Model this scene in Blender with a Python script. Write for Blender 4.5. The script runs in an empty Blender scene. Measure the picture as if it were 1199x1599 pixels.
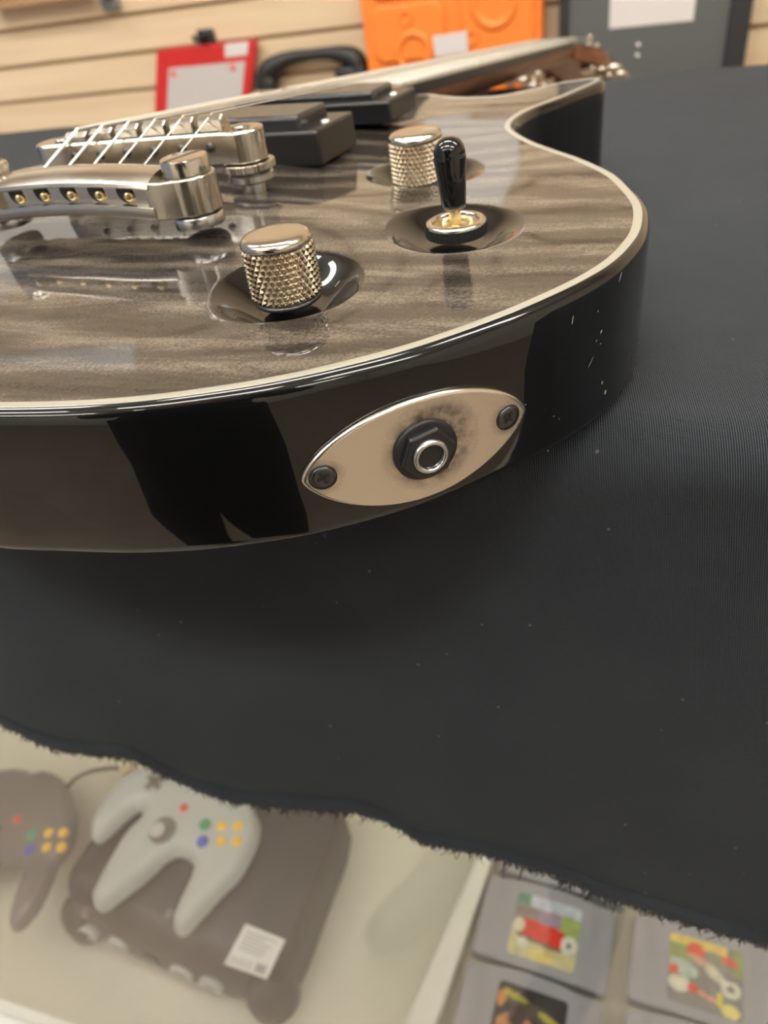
import bpy, bmesh, math, random
from mathutils import Vector, Matrix, noise
from mathutils.geometry import delaunay_2d_cdt

# ---------------------------------------------------------------- camera, world, lights
# lengths below are millimetres from a point on the counter top right under the camera; z 0 = counter top, 1 m above the floor
S = 0.001
TOP = 1.0
PITCH, ROLL, CAMH, FPX = 38.5, 9.3, 122.0, 1155.0
scene = bpy.context.scene
cd = bpy.data.cameras.new('camera')
cam = bpy.data.objects.new('camera', cd)
scene.collection.objects.link(cam)
scene.camera = cam
cd.sensor_fit = 'VERTICAL'
cd.sensor_height = 36.0
cd.lens = 36.0 * FPX / 1599.0
cd.clip_start = 0.01
cd.clip_end = 60
cam.location = (0, 0, TOP + CAMH * S)
cam.matrix_world = Matrix.Translation(cam.location) @ (
    Matrix.Rotation(math.radians(90 - PITCH), 4, 'X') @ Matrix.Rotation(-math.radians(ROLL), 4, 'Z'))
cd.dof.use_dof = True
cd.dof.focus_distance = 0.185
cd.dof.aperture_fstop = 13.0

scene.view_settings.view_transform = 'Standard'
scene.view_settings.look = 'None'
scene.view_settings.gamma = 1
scene.view_settings.exposure = 0.0

w = bpy.data.worlds.new('world')
scene.world = w
w.use_nodes = True
w.node_tree.nodes['Background'].inputs[0].default_value = (0.80, 0.86, 1.0, 1)
w.node_tree.nodes['Background'].inputs[1].default_value = 0.42
LAMP = 24.0          # ceiling tubes
CASE_LAMP = 11.0      # tube inside the display case

# ---------------------------------------------------------------- helpers
def new_mat(name, col, rough=0.5, metal=0.0, spec=0.5, coat=0.0, coat_rough=0.03, sheen=0.0, emit=None, trans=0.0, ior=None):
    m = bpy.data.materials.new(name)
    m.use_nodes = True
    b = m.node_tree.nodes['Principled BSDF']
    b.inputs['Base Color'].default_value = (*col, 1)
    b.inputs['Roughness'].default_value = rough
    b.inputs['Metallic'].default_value = metal
    b.inputs['Specular IOR Level'].default_value = spec
    b.inputs['Coat Weight'].default_value = coat
    b.inputs['Coat Roughness'].default_value = coat_rough
    b.inputs['Sheen Weight'].default_value = sheen
    b.inputs['Transmission Weight'].default_value = trans
    if ior: b.inputs['IOR'].default_value = ior
    if emit:
        b.inputs['Emission Color'].default_value = (*emit[0], 1)
        b.inputs['Emission Strength'].default_value = emit[1]
    return m

def nd(m, typ, **kw):
    n = m.node_tree.nodes.new(typ)
    for k, v in kw.items():
        if k in n.inputs: n.inputs[k].default_value = v
        else: setattr(n, k, v)
    return n

def ln(m, a, ao, b, bi):
    m.node_tree.links.new(a.outputs[ao], b.inputs[bi])

def mapping(m, scale=(1, 1, 1), rot=(0, 0, 0)):
    t = nd(m, 'ShaderNodeTexCoord'); mp = nd(m, 'ShaderNodeMapping')
    mp.inputs['Scale'].default_value = scale; mp.inputs['Rotation'].default_value = rot
    ln(m, t, 'Object', mp, 'Vector')
    return mp

def ramp(m, stops):
    r = nd(m, 'ShaderNodeValToRGB')
    e = r.color_ramp.elements
    while len(e) < len(stops): e.new(0.5)
    for i, (p, c) in enumerate(stops):
        e[i].position = p
        e[i].color = (*c, 1) if len(c) == 3 else c
    return r

def bsdf(m): return m.node_tree.nodes['Principled BSDF']

def noise_color(m, scale, stops, detail=4, mscale=(1, 1, 1), rot=(0, 0, 0), distortion=0.0, rough=0.5):
    mp = mapping(m, mscale, rot)
    n = nd(m, 'ShaderNodeTexNoise', Scale=scale, Detail=detail, Distortion=distortion, Roughness=rough)
    r = ramp(m, stops)
    ln(m, mp, 'Vector', n, 'Vector'); ln(m, n, 'Fac', r, 'Fac'); ln(m, r, 'Color', bsdf(m), 'Base Color')
    return n, r

def noise_bump(m, scale, strength, dist=0.0002, mscale=(1, 1, 1), detail=3):
    mp = mapping(m, mscale)
    n = nd(m, 'ShaderNodeTexNoise', Scale=scale, Detail=detail)
    b = nd(m, 'ShaderNodeBump', Strength=strength, Distance=dist)
    ln(m, mp, 'Vector', n, 'Vector'); ln(m, n, 'Fac', b, 'Height'); ln(m, b, 'Normal', bsdf(m), 'Normal')
    return b

def noise_rough(m, scale, lo, hi, mscale=(1, 1, 1), target='Roughness'):
    mp = mapping(m, mscale)
    n = nd(m, 'ShaderNodeTexNoise', Scale=scale, Detail=5, Roughness=0.6)
    mr = nd(m, 'ShaderNodeMapRange')
    mr.inputs['From Min'].default_value = 0.3; mr.inputs['From Max'].default_value = 0.7
    mr.inputs['To Min'].default_value = lo; mr.inputs['To Max'].default_value = hi
    ln(m, mp, 'Vector', n, 'Vector'); ln(m, n, 'Fac', mr, 'Value'); ln(m, mr, 'Result', bsdf(m), target)

class MB:
    """collects shapes (mm) and links them as ONE mesh object"""
    def __init__(s): s.v = []; s.f = []; s.mi = []; s.cur = 0
    def add(s, vs, fs, M=None):
        o = len(s.v)
        for v in vs:
            v = Vector(v)
            if M is not None: v = M @ v
            s.v.append(tuple(v))
        for f in fs:
            s.f.append([i + o for i in f]); s.mi.append(s.cur)
        return s
    def box(s, x0, x1, y0, y1, z0, z1, M=None):
        vs = [(x, y, z) for z in (z0, z1) for y in (y0, y1) for x in (x0, x1)]
        return s.add(vs, [(0, 2, 3, 1), (4, 5, 7, 6), (0, 1, 5, 4), (2, 6, 7, 3), (0, 4, 6, 2), (1, 3, 7, 5)], M)
    def lathe(s, prof, seg=48, M=None):
        vs = []; fs = []; rings = []
        for r, z in prof:
            if r <= 1e-6:
                rings.append([len(vs)]); vs.append((0, 0, z))
            else:
                rings.append(list(range(len(vs), len(vs) + seg)))
                vs += [(r * math.cos(2 * math.pi * k / seg), r * math.sin(2 * math.pi * k / seg), z) for k in range(seg)]
        for a, b in zip(rings[:-1], rings[1:]):
            for k in range(seg):
                k2 = (k + 1) % seg
                if len(a) == 1 and len(b) == 1: continue
                if len(a) == 1: fs.append((a[0], b[k2], b[k]))
                elif len(b) == 1: fs.append((a[k], a[k2], b[0]))
                else: fs.append((a[k], a[k2], b[k2], b[k]))
        return s.add(vs, fs, M)
    def tube(s, pts, r, seg=10, caps=True, M=None):
        pts = [Vector(p) for p in pts]; n = len(pts)
        rr = r if isinstance(r, (list, tuple)) else [r] * n
        vs = []; fs = []; nrm = None
        for i, p in enumerate(pts):
            t = (pts[min(i + 1, n - 1)] - pts[max(i - 1, 0)]).normalized()
            if nrm is None:
                nrm = t.cross(Vector((0, 0, 1)))
                if nrm.length < 1e-3: nrm = t.cross(Vector((1, 0, 0)))
                nrm.normalize()
            nrm = (nrm - t * nrm.dot(t)).normalized(); bn = t.cross(nrm)
            for k in range(seg):
                a = 2 * math.pi * k / seg
                vs.append(p + (nrm * math.cos(a) + bn * math.sin(a)) * rr[i])
        for i in range(n - 1):
            for k in range(seg):
                k2 = (k + 1) % seg
                fs.append((i * seg + k, i * seg + k2, (i + 1) * seg + k2, (i + 1) * seg + k))
        if caps:
            fs.append(tuple(range(seg))[::-1]); fs.append(tuple(range((n - 1) * seg, n * seg)))
        return s.add(vs, fs, M)
    def loft(s, loops, cap0=True, cap1=True, M=None):
        n = len(loops[0]); vs = [p for l in loops for p in l]; fs = []
        for i in range(len(loops) - 1):
            for k in range(n):
                k2 = (k + 1) % n
                fs.append((i * n + k, i * n + k2, (i + 1) * n + k2, (i + 1) * n + k))
        if cap0: fs.append(tuple(range(n))[::-1])
        if cap1: fs.append(tuple(range((len(loops) - 1) * n, len(loops) * n)))
        return s.add(vs, fs, M)
    def build(s, name, mats, parent=None, smooth=True, bevel=None, auto=None, loc=None, rotz=None, seg=2):
        me = bpy.data.meshes.new(name)
        me.from_pydata([(x * S, y * S, z * S) for x, y, z in s.v], [], s.f)
        if not isinstance(mats, (list, tuple)): mats = [mats]
        for m in mats: me.materials.append(m)
        bm = bmesh.new(); bm.from_mesh(me)
        bmesh.ops.recalc_face_normals(bm, faces=bm.faces)
        if auto is not None:
            for e in bm.edges:
                if len(e.link_faces) == 2 and e.calc_face_angle(0) > math.radians(auto): e.smooth = False
        bm.to_mesh(me); bm.free()
        for p, mi in zip(me.polygons, s.mi):
            p.use_smooth = smooth
            p.material_index = mi
        o = bpy.data.objects.new(name, me)
        scene.collection.objects.link(o)
        if parent is not None: o.parent = parent
        if loc is not None: o.location = (loc[0] * S, loc[1] * S, TOP + loc[2] * S)
        if rotz is not None: o.rotation_euler = (0, 0, math.radians(rotz))
        if bevel:
            b = o.modifiers.new('bevel', 'BEVEL'); b.width = bevel * S; b.segments = seg
            b.limit_method = 'ANGLE'; b.angle_limit = math.radians(30)
        return o

def box_part(name, dims, mat, parent, bevel=0.8, M=None, auto=30):
    return MB().box(*dims, M=M).build(name, mat, parent, bevel=bevel, auto=auto)

def tag(o, label, cat, group=None, kind=None):
    if label: o['label'] = label
    if cat: o['category'] = cat
    if group: o['group'] = group
    if kind: o['kind'] = kind
    return o

def thing(name, label, cat, loc, rotz=0, group=None, rot=None):
    o = bpy.data.objects.new(name, None)
    o.empty_display_size = 0.02
    scene.collection.objects.link(o)
    o.location = (loc[0] * S, loc[1] * S, TOP + loc[2] * S)
    o.rotation_euler = rot if rot else (0, 0, math.radians(rotz))
    return tag(o, label, cat, group)

def struct(o): o['kind'] = 'structure'; return o

def T(x, y, z): return Matrix.Translation((x, y, z))
def R(a, ax): return Matrix.Rotation(math.radians(a), 4, ax)

def ray(px, py):
    p, r = math.radians(PITCH), math.radians(ROLL)
    X, Y = px - 599.5, py - 799.5
    v = -X * math.sin(r) - Y * math.cos(r); u = X * math.cos(r) - Y * math.sin(r)
    return Vector((u, FPX * math.cos(p) + v * math.sin(p), -(FPX * math.sin(p) - v * math.cos(p))))

def frame(deg, ox=0, oy=0):
    """a ground frame turned clockwise by deg: returns (pixel + height -> local mm)"""
    t = math.radians(deg)
    def at(px, py, z):
        d = ray(px, py); k = (z - CAMH) / d.z
        x, y = d.x * k - ox, d.y * k - oy
        return (x * math.cos(t) - y * math.sin(t), x * math.sin(t) + y * math.cos(t), z)
    return at

GROT, GX, GY = 30.0, -64.0, 299.0
CROT = 22.0
gl = frame(GROT, GX, GY)
cf = frame(CROT)
WALL_D = 1815.0
def wallpt(px, py, off=0):
    """photo point -> counter frame point on the slat wall, off mm in front of it"""
    t = math.radians(CROT); d = ray(px, py)
    n = d.x * math.sin(t) + d.y * math.cos(t); k = (WALL_D - off) / n
    return (k * (d.x * math.cos(t) - d.y * math.sin(t)), WALL_D - off, CAMH + d.z * k)
def cpos(c, n, z=0):
    """counter frame -> world mm"""
    t = math.radians(CROT)
    return (c * math.cos(t) + n * math.sin(t), -c * math.sin(t) + n * math.cos(t), z)

def spline(pts, per=8, closed=True):
    n = len(pts); out = []
    rng = range(n) if closed else range(n - 1)
    for i in rng:
        if closed: p0, p1, p2, p3 = (pts[(i + k - 1) % n] for k in range(4))
        else: p0, p1, p2, p3 = pts[max(i - 1, 0)], pts[i], pts[i + 1], pts[min(i + 2, n - 1)]
        for k in range(per):
            t = k / per
            out.append(tuple(0.5 * ((2 * b) + (-a + c) * t + (2 * a - 5 * b + 4 * c - d) * t * t + (-a + 3 * b - 3 * c + d) * t ** 3)
                             for a, b, c, d in zip(p0, p1, p2, p3)))
    if not closed: out.append(tuple(pts[-1]))
    return out

def resample(pts, step):
    n = len(pts); L = [0]
    for i in range(n): L.append(L[-1] + math.dist(pts[i], pts[(i + 1) % n]))
    m = int(L[-1] / step); out = []; j = 0
    for k in range(m):
        t = L[-1] * k / m
        while L[j + 1] < t: j += 1
        f = (t - L[j]) / (L[j + 1] - L[j]); a, b = pts[j], pts[(j + 1) % n]
        out.append((a[0] + (b[0] - a[0]) * f, a[1] + (b[1] - a[1]) * f))
    return out

def area(pts): return 0.5 * sum(a[0] * b[1] - b[0] * a[1] for a, b in zip(pts, pts[1:] + pts[:1]))

def offset(pts, d, smooth=2):
    """inward offset of a counter-clockwise loop, same vertex count"""
    n = len(pts); out = []
    for i in range(n):
        a, b = pts[(i - smooth) % n], pts[(i + smooth) % n]
        tx, ty = b[0] - a[0], b[1] - a[1]; l = math.hypot(tx, ty)
        out.append((pts[i][0] - ty / l * d, pts[i][1] + tx / l * d))
    return out

def inside(p, poly):
    x, y = p; c = False; j = len(poly) - 1
    for i in range(len(poly)):
        xi, yi = poly[i]; xj, yj = poly[j]
        if (yi > y) != (yj > y) and x < (xj - xi) * (y - yi) / (yj - yi) + xi: c = not c
        j = i
    return c

def dist_poly(p, poly):
    best = 1e9; px, py = p; n = len(poly)
    for i in range(n):
        ax, ay = poly[i]; bx, by = poly[(i + 1) % n]
        dx, dy = bx - ax, by - ay; t = ((px - ax) * dx + (py - ay) * dy) / (dx * dx + dy * dy + 1e-12)
        t = max(0, min(1, t)); q = (ax + dx * t - px) ** 2 + (ay + dy * t - py) ** 2
        if q < best: best = q
    return math.sqrt(best)

def sstep(t): t = max(0.0, min(1.0, t)); return t * t * (3 - 2 * t)

# ---------------------------------------------------------------- materials
M_nickel = new_mat('aged_nickel', (0.56, 0.52, 0.46), 0.2, 1.0)
noise_rough(M_nickel, 60, 0.14, 0.26)
M_knurl = new_mat('tarnished_nickel', (0.60, 0.52, 0.42), 0.28, 1.0)
noise_color(M_knurl, 60, [(0.3, (0.40, 0.32, 0.22)), (0.7, (0.52, 0.45, 0.35))])
M_plate = new_mat('worn_nickel_plate', (0.62, 0.55, 0.47), 0.3, 1.0)
def grime():
    m = M_plate; b = bsdf(m)
    t = nd(m, 'ShaderNodeTexCoord'); g = nd(m, 'ShaderNodeAttribute', attribute_name='grime')
    n = nd(m, 'ShaderNodeTexNoise', Scale=190, Detail=6, Roughness=0.65); ln(m, t, 'Object', n, 'Vector')
    mu = nd(m, 'ShaderNodeMath', operation='MULTIPLY'); ln(m, g, 'Fac', mu, 0)
    mr = nd(m, 'ShaderNodeMapRange'); mr.inputs['From Min'].default_value = 0.35; mr.inputs['From Max'].default_value = 0.65
    mr.inputs['To Min'].default_value = 0.3; mr.inputs['To Max'].default_value = 1.3; ln(m, n, 'Fac', mr, 'Value'); ln(m, mr, 'Result', mu, 1)
    mu.use_clamp = True
    c = nd(m, 'ShaderNodeMix', data_type='RGBA'); c.inputs[6].default_value = (0.78, 0.72, 0.64, 1); c.inputs[7].default_value = (0.09, 0.055, 0.03, 1)
    ln(m, mu, 0, c, 0); ln(m, c, 2, b, 'Base Color')
    r = nd(m, 'ShaderNodeMapRange'); r.inputs['To Min'].default_value = 0.24; r.inputs['To Max'].default_value = 0.6
    ln(m, mu, 0, r, 'Value'); ln(m, r, 'Result', b, 'Roughness')
grime()
M_brass = new_mat('brass', (0.75, 0.60, 0.33), 0.28, 1.0)
M_steel = new_mat('steel', (0.55, 0.55, 0.55), 0.25, 1.0)
M_string = new_mat('steel_string', (0.90, 0.88, 0.83), 0.42, 0.75)
M_dark_metal = new_mat('dark_metal', (0.10, 0.10, 0.10), 0.35, 0.9)
M_black_gloss = new_mat('black_lacquer', (0.003, 0.0032, 0.0036), 0.3, 0, 0.1, 1.0, 0.015)
M_black_plastic = new_mat('black_plastic', (0.012, 0.012, 0.013), 0.28, 0, 0.5)
M_pick_top = new_mat('pickup_plastic', (0.02, 0.02, 0.022), 0.22, 0, 0.6)
M_binding = new_mat('cream_binding', (0.31, 0.30, 0.25), 0.3, 0, 0.5, 0.6)
M_ebony = new_mat('ebony', (0.010, 0.011, 0.017), 0.4, 0, 0.25)
M_fret = new_mat('fret_wire', (0.42, 0.41, 0.36), 0.35, 1.0)
M_board_sheen = new_mat('fretboard_top_sheen', (0.12, 0.112, 0.08), 0.6, 0, 0.15)  # grazing reflection of the wall put into the colour of the dark board's top
M_mahog = new_mat('mahogany', (0.16, 0.065, 0.03), 0.45, 0, 0.2, 0.1, 0.2)
noise_color(M_mahog, 30, [(0.3, (0.10, 0.04, 0.02)), (0.7, (0.22, 0.09, 0.04))], mscale=(8, 0.6, 8))

M_top = new_mat('charcoal_flame_maple', (0.08, 0.07, 0.06), 0.45, 0, 0.12, 1.0, 0.03)
M_top.node_tree.nodes['Principled BSDF'].inputs['Coat IOR'].default_value = 1.55
def make_top():
    m = M_top; b = bsdf(m)
    mp = mapping(m, (1, 1, 1), (0, 0, math.radians(-8)))
    mp2 = nd(m, 'ShaderNodeMapping'); mp2.inputs['Scale'].default_value = (16, 95, 16); ln(m, mp, 'Vector', mp2, 'Vector')
    n1 = nd(m, 'ShaderNodeTexNoise', Scale=1.0, Detail=7, Roughness=0.66, Distortion=2.6); ln(m, mp2, 'Vector', n1, 'Vector')
    mp3 = nd(m, 'ShaderNodeMapping'); mp3.inputs['Scale'].default_value = (5, 14, 9); ln(m, mp, 'Vector', mp3, 'Vector')
    wv = nd(m, 'ShaderNodeTexWave', Scale=1.3, Distortion=9.0, Detail=3.0, bands_direction='Y'); wv.inputs['Detail Scale'].default_value = 1.5
    ln(m, mp3, 'Vector', wv, 'Vector')
    fine = nd(m, 'ShaderNodeTexNoise', Scale=1500, Detail=2); ln(m, mp, 'Vector', fine, 'Vector')
    mx = nd(m, 'ShaderNodeMix', data_type='FLOAT'); mx.inputs[0].default_value = 0.28
    ln(m, n1, 'Fac', mx, 2); ln(m, wv, 'Fac', mx, 3)
    mx2 = nd(m, 'ShaderNodeMix', data_type='FLOAT'); mx2.inputs[0].default_value = 0.36
    ln(m, mx, 0, mx2, 2); ln(m, fine, 'Fac', mx2, 3)
    r = ramp(m, [(0.32, (0.006, 0.005, 0.0045)), (0.5, (0.034, 0.028, 0.023)), (0.68, (0.15, 0.125, 0.098))])
    ln(m, mx2, 0, r, 'Fac'); ln(m, r, 'Color', b, 'Base Color')
    # greasy smears change only the gloss of the lacquer
    sm = nd(m, 'ShaderNodeTexNoise', Scale=28, Detail=6, Roughness=0.65, Distortion=1.5); ln(m, mp, 'Vector', sm, 'Vector')
    mr = nd(m, 'ShaderNodeMapRange'); mr.inputs['From Min'].default_value = 0.45; mr.inputs['From Max'].default_value = 0.75
    mr.inputs['To Min'].default_value = 0.012; mr.inputs['To Max'].default_value = 0.10
    ln(m, sm, 'Fac', mr, 'Value'); ln(m, mr, 'Result', b, 'Coat Roughness')
    bp = nd(m, 'ShaderNodeBump', Strength=0.25, Distance=0.0003); ln(m, mx2, 0, bp, 'Height'); ln(m, bp, 'Normal', b, 'Normal')
make_top()

M_cloth = new_mat('charcoal_twill', (0.026, 0.027, 0.031), 0.66, 0, 0.22, sheen=0.12)
def make_cloth():
    m = M_cloth; b = bsdf(m)
    b.inputs['Sheen Roughness'].default_value = 0.45; b.inputs['Sheen Tint'].default_value = (0.75, 0.88, 1.0, 1)
    t = nd(m, 'ShaderNodeUVMap')
    wv = nd(m, 'ShaderNodeTexWave', Scale=1.0, Distortion=0.25, Detail=1.0, wave_type='BANDS', bands_direction='X')
    mp = nd(m, 'ShaderNodeMapping'); mp.inputs['Scale'].default_value = (480, 480, 1); mp.inputs['Rotation'].default_value = (0, 0, math.radians(7))
    ln(m, t, 'UV', mp, 'Vector'); ln(m, mp, 'Vector', wv, 'Vector')
    n = nd(m, 'ShaderNodeTexNoise', Scale=1500, Detail=2); ln(m, t, 'UV', n, 'Vector')
    mx = nd(m, 'ShaderNodeMix', data_type='FLOAT'); mx.inputs[0].default_value = 0.35
    ln(m, wv, 'Fac', mx, 2); ln(m, n, 'Fac', mx, 3)
    bp = nd(m, 'ShaderNodeBump', Strength=1.0, Distance=0.0014); ln(m, mx, 0, bp, 'Height'); ln(m, bp, 'Normal', b, 'Normal')
    # lint and dust
    v = nd(m, 'ShaderNodeTexVoronoi', Scale=75); ln(m, t, 'UV', v, 'Vector')
    mpd = nd(m, 'ShaderNodeMapRange'); mpd.inputs['From Min'].default_value = 0.035; mpd.inputs['From Max'].default_value = 0.05
    mpd.inputs['To Min'].default_value = 1; mpd.inputs['To Max'].default_value = 0
    ln(m, v, 'Distance', mpd, 'Value')
    ln2 = nd(m, 'ShaderNodeTexNoise', Scale=18, Detail=6, Roughness=0.7); ln(m, t, 'UV', ln2, 'Vector')
    mr = nd(m, 'ShaderNodeMapRange'); mr.inputs['From Min'].default_value = 0.45; mr.inputs['From Max'].default_value = 0.8
    mr.inputs['To Min'].default_value = 0.0; mr.inputs['To Max'].default_value = 0.09
    ln(m, ln2, 'Fac', mr, 'Value')
    ad = nd(m, 'ShaderNodeMath', operation='MAXIMUM', use_clamp=True)
    sc = nd(m, 'ShaderNodeMath', operation='MULTIPLY'); sc.inputs[1].default_value = 1.0
    ln(m, mpd, 'Result', sc, 0); ln(m, sc, 0, ad, 0); ln(m, mr, 'Result', ad, 1)
    c = nd(m, 'ShaderNodeMix', data_type='RGBA'); c.inputs[6].default_value = (0.0185, 0.0212, 0.0272, 1); c.inputs[7].default_value = (0.17, 0.18, 0.19, 1)
    ln(m, ad, 0, c, 0); ln(m, c, 2, b, 'Base Color')
make_cloth()
M_fray = new_mat('charcoal_thread', (0.03, 0.03, 0.034), 0.8)
M_slat = new_mat('maple_slatwall', (0.70, 0.50, 0.30), 0.45, 0, 0.4)
noise_color(M_slat, 2.5, [(0.3, (0.62, 0.47, 0.31)), (0.7, (0.77, 0.62, 0.44))], mscale=(0.4, 1, 6), detail=5)
M_groove = new_mat('slatwall_groove', (0.36, 0.23, 0.12), 0.6)
M_floor = new_mat('floor_tile', (0.42, 0.31, 0.21), 0.4)
noise_color(M_floor, 6, [(0.3, (0.20, 0.155, 0.115)), (0.7, (0.27, 0.215, 0.165))])
M_ceil = new_mat('ceiling_tile', (0.80, 0.79, 0.76), 0.9)
M_paint = new_mat('painted_wall', (0.70, 0.66, 0.58), 0.8)
M_lamp = new_mat('tube_light', (1, 1, 1), 0.5, emit=((1.0, 0.96, 0.88), LAMP))
M_case_lamp = new_mat('case_tube_light', (1, 1, 1), 0.5, emit=((1.0, 0.97, 0.88), CASE_LAMP))
M_frame = new_mat('white_enamel', (0.75, 0.74, 0.70), 0.4)
M_deck = new_mat('cream_deck', (0.74, 0.72, 0.58), 0.45)
M_tray = new_mat('white_tray', (0.85, 0.83, 0.72), 0.4)
M_glass = new_mat('clear_glass', (1, 1, 1), 0.0, trans=1.0, ior=1.45)
M_white = new_mat('white_paper', (0.62, 0.59, 0.59), 0.6)
M_paper = new_mat('printed_paper', (0.50, 0.47, 0.46), 0.6)
M_ink = new_mat('grey_ink', (0.38, 0.37, 0.38), 0.6)
M_red = new_mat('red_card', (0.55, 0.02, 0.02), 0.4)
M_redink = new_mat('red_ink', (0.75, 0.10, 0.08), 0.5)
M_orange = new_mat('orange_plastic', (0.88, 0.23, 0.035), 0.4)
M_casegrey = new_mat('grey_panel', (0.11, 0.118, 0.116), 0.5)
M_casedark = new_mat('dark_grey_trim', (0.03, 0.033, 0.038), 0.45)
M_black = new_mat('matt_black', (0.012, 0.012, 0.013), 0.45)

# ---------------------------------------------------------------- room (counter frame, turned with the counter)
def room_box(name, dims, mat):
    return struct(MB().box(*dims).build(name, mat, loc=(0, 0, 0), rotz=-CROT, smooth=False))
room_box('floor', (-3500, 3500, -3200, 1900, -1060, -1000), M_floor)
room_box('ceiling', (-3500, 3500, -3200, 1900, 1900, 1950), M_ceil)
room_box('wall_right', (3000, 3060, -3200, 1900, -1000, 1900), M_paint)
room_box('wall_front', (-3500, 3060, -3260, -3200, -1000, 1900), M_paint)
# slat wall: planks 76.2 mm high with a routed groove between them
mb = MB(); z = 19.5 - 76.2 * 13; gz = []
while z < 1890: gz.append(z); z += 76.2
lo = -1000.0
for z in gz + [1895]:
    mb.cur = 0; mb.box(-3500, 3000, WALL_D, WALL_D + 14, lo, z - 4.5)
    lo = z + 4.5
mb.cur = 1; mb.box(-3500, 3000, WALL_D + 12, WALL_D + 20, -1000, 1900)
struct(mb.build('wall_back', [M_slat, M_groove], loc=(0, 0, 0), rotz=-CROT, smooth=False))

# ceiling lights
k = 0
for c in (-1900, -300, 1300):
    for n in (-2300, -900, 500):
        loc = cpos(c, n, 1900)
        t = thing('ceiling_light', 'fluorescent ceiling light, %s of the row %s' % ({-1900: 'left one', -300: 'middle one', 1300: 'right one'}[c], {-2300: 'farthest behind the customer', -900: 'just behind the customer', 500: 'nearest the slat wall'}[n]), 'ceiling light', loc, -CROT, 'ceiling lights of the shop')
        MB().box(-620, 620, -160, -150, -30, 0).box(-620, 620, 150, 160, -30, 0).box(-620, -610, -150, 150, -30, 0).box(610, 620, -150, 150, -30, 0).build('frame', M_frame, t, smooth=False)
        MB().box(-608, 608, -148, 148, -24, -18).build('diffuser', M_lamp, t, smooth=False)

# ---------------------------------------------------------------- display counter
EDGE = 182.0
DECK = -672.0
ctr = thing('display_counter', 'glass-fronted display counter under the black cloth', 'counter', (0, 0, -TOP * 1000), -CROT)
Z0 = 1000
def cpart(name, dims, mat, bevel=1.0):
    d = list(dims); d[4] += Z0; d[5] += Z0
    return box_part(name, d, mat, ctr, bevel)
SLOPE = 0.113                      # the glass front leans out towards the customer as it goes down
def front_n(z, off=0): return 188 + SLOPE * z - off
cpart('top_panel', (-900, 900, 197, 684, -26, -3.5), M_frame, 8)
def slab(name, z0, z1, off0, off1, mat, x0=-890, x1=890):
    l = lambda z, o: (front_n(z, o), z + Z0)
    (a, za), (b, zb) = l(z0, off0), l(z1, off0); (c_, zc), (d, zd) = l(z1, off1), l(z0, off1)
    vs = [(x, y, z) for x in (x0, x1) for y, z in ((a, za), (b, zb), (c_, zc), (d, zd))]
    return MB().add(vs, [(0, 1, 2, 3), (7, 6, 5, 4), (0, 4, 5, 1), (1, 5, 6, 2), (2, 6, 7, 3), (3, 7, 4, 0)]).build(name, mat, ctr, smooth=False)
slab('front_glass', DECK + 2, -27, 0, -4, M_glass)
cpart('deck', (-900, 900, 116, 670, DECK - 16, DECK), M_deck)
cpart('sill', (-900, 900, 100, 114.5, DECK - 34, DECK + 4), M_frame, 2)
cpart('base_cabinet', (-900, 900, 120, 670, -1000, DECK - 16), M_paint, 2)
cpart('back_panel', (-900, 900, 670, 684, -1000, -26), M_paint, 1)
cpart('side_panel', (-900, -892, 198, 670, DECK, -26), M_paint, 1)
cpart('side_panel', (892, 900, 198, 670, DECK, -26), M_paint, 1)
cpart('case_light', (-860, 860, 200, 225, -44, -28), M_case_lamp, 1)

# ---------------------------------------------------------------- black cloth over the counter
CLOTH_PX = [(0,1128),(50,1150),(100,1165),(150,1178),(200,1185),(250,1215),(300,1240),(350,1255),(400,1265),(450,1270),(500,1278),
            (550,1285),(600,1305),(650,1335),(700,1342),(750,1345),(800,1352),(850,1362),(900,1378),(950,1400),(1000,1415),(1050,1435),
            (1100,1452),(1150,1468),(1199,1480)]
hem = []
for px, py in CLOTH_PX:
    d = ray(px, py); t = math.radians(CROT)
    dc = d.x * math.cos(t) - d.y * math.sin(t); dn = d.x * math.sin(t) + d.y * math.cos(t)
    # dn k = 170 + SLOPE (CAMH + dz k)
    kk = (EDGE - 2 - 4 + SLOPE * CAMH) / (dn - SLOPE * d.z)
    hem.append((dc * kk, CAMH + d.z * kk))
def hem_z(c):
    if c <= hem[0][0]: return hem[0][1] + (c - hem[0][0]) * -0.05 + 4 * math.sin((c - hem[0][0]) / 40)
    if c >= hem[-1][0]: return hem[-1][1] - (c - hem[-1][0]) * 0.10 + 4 * math.sin((c - hem[-1][0]) / 40)
    for a, b in zip(hem[:-1], hem[1:]):
        if a[0] <= c <= b[0]: return a[1] + (b[1] - a[1]) * (c - a[0]) / (b[0] - a[0])
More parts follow.
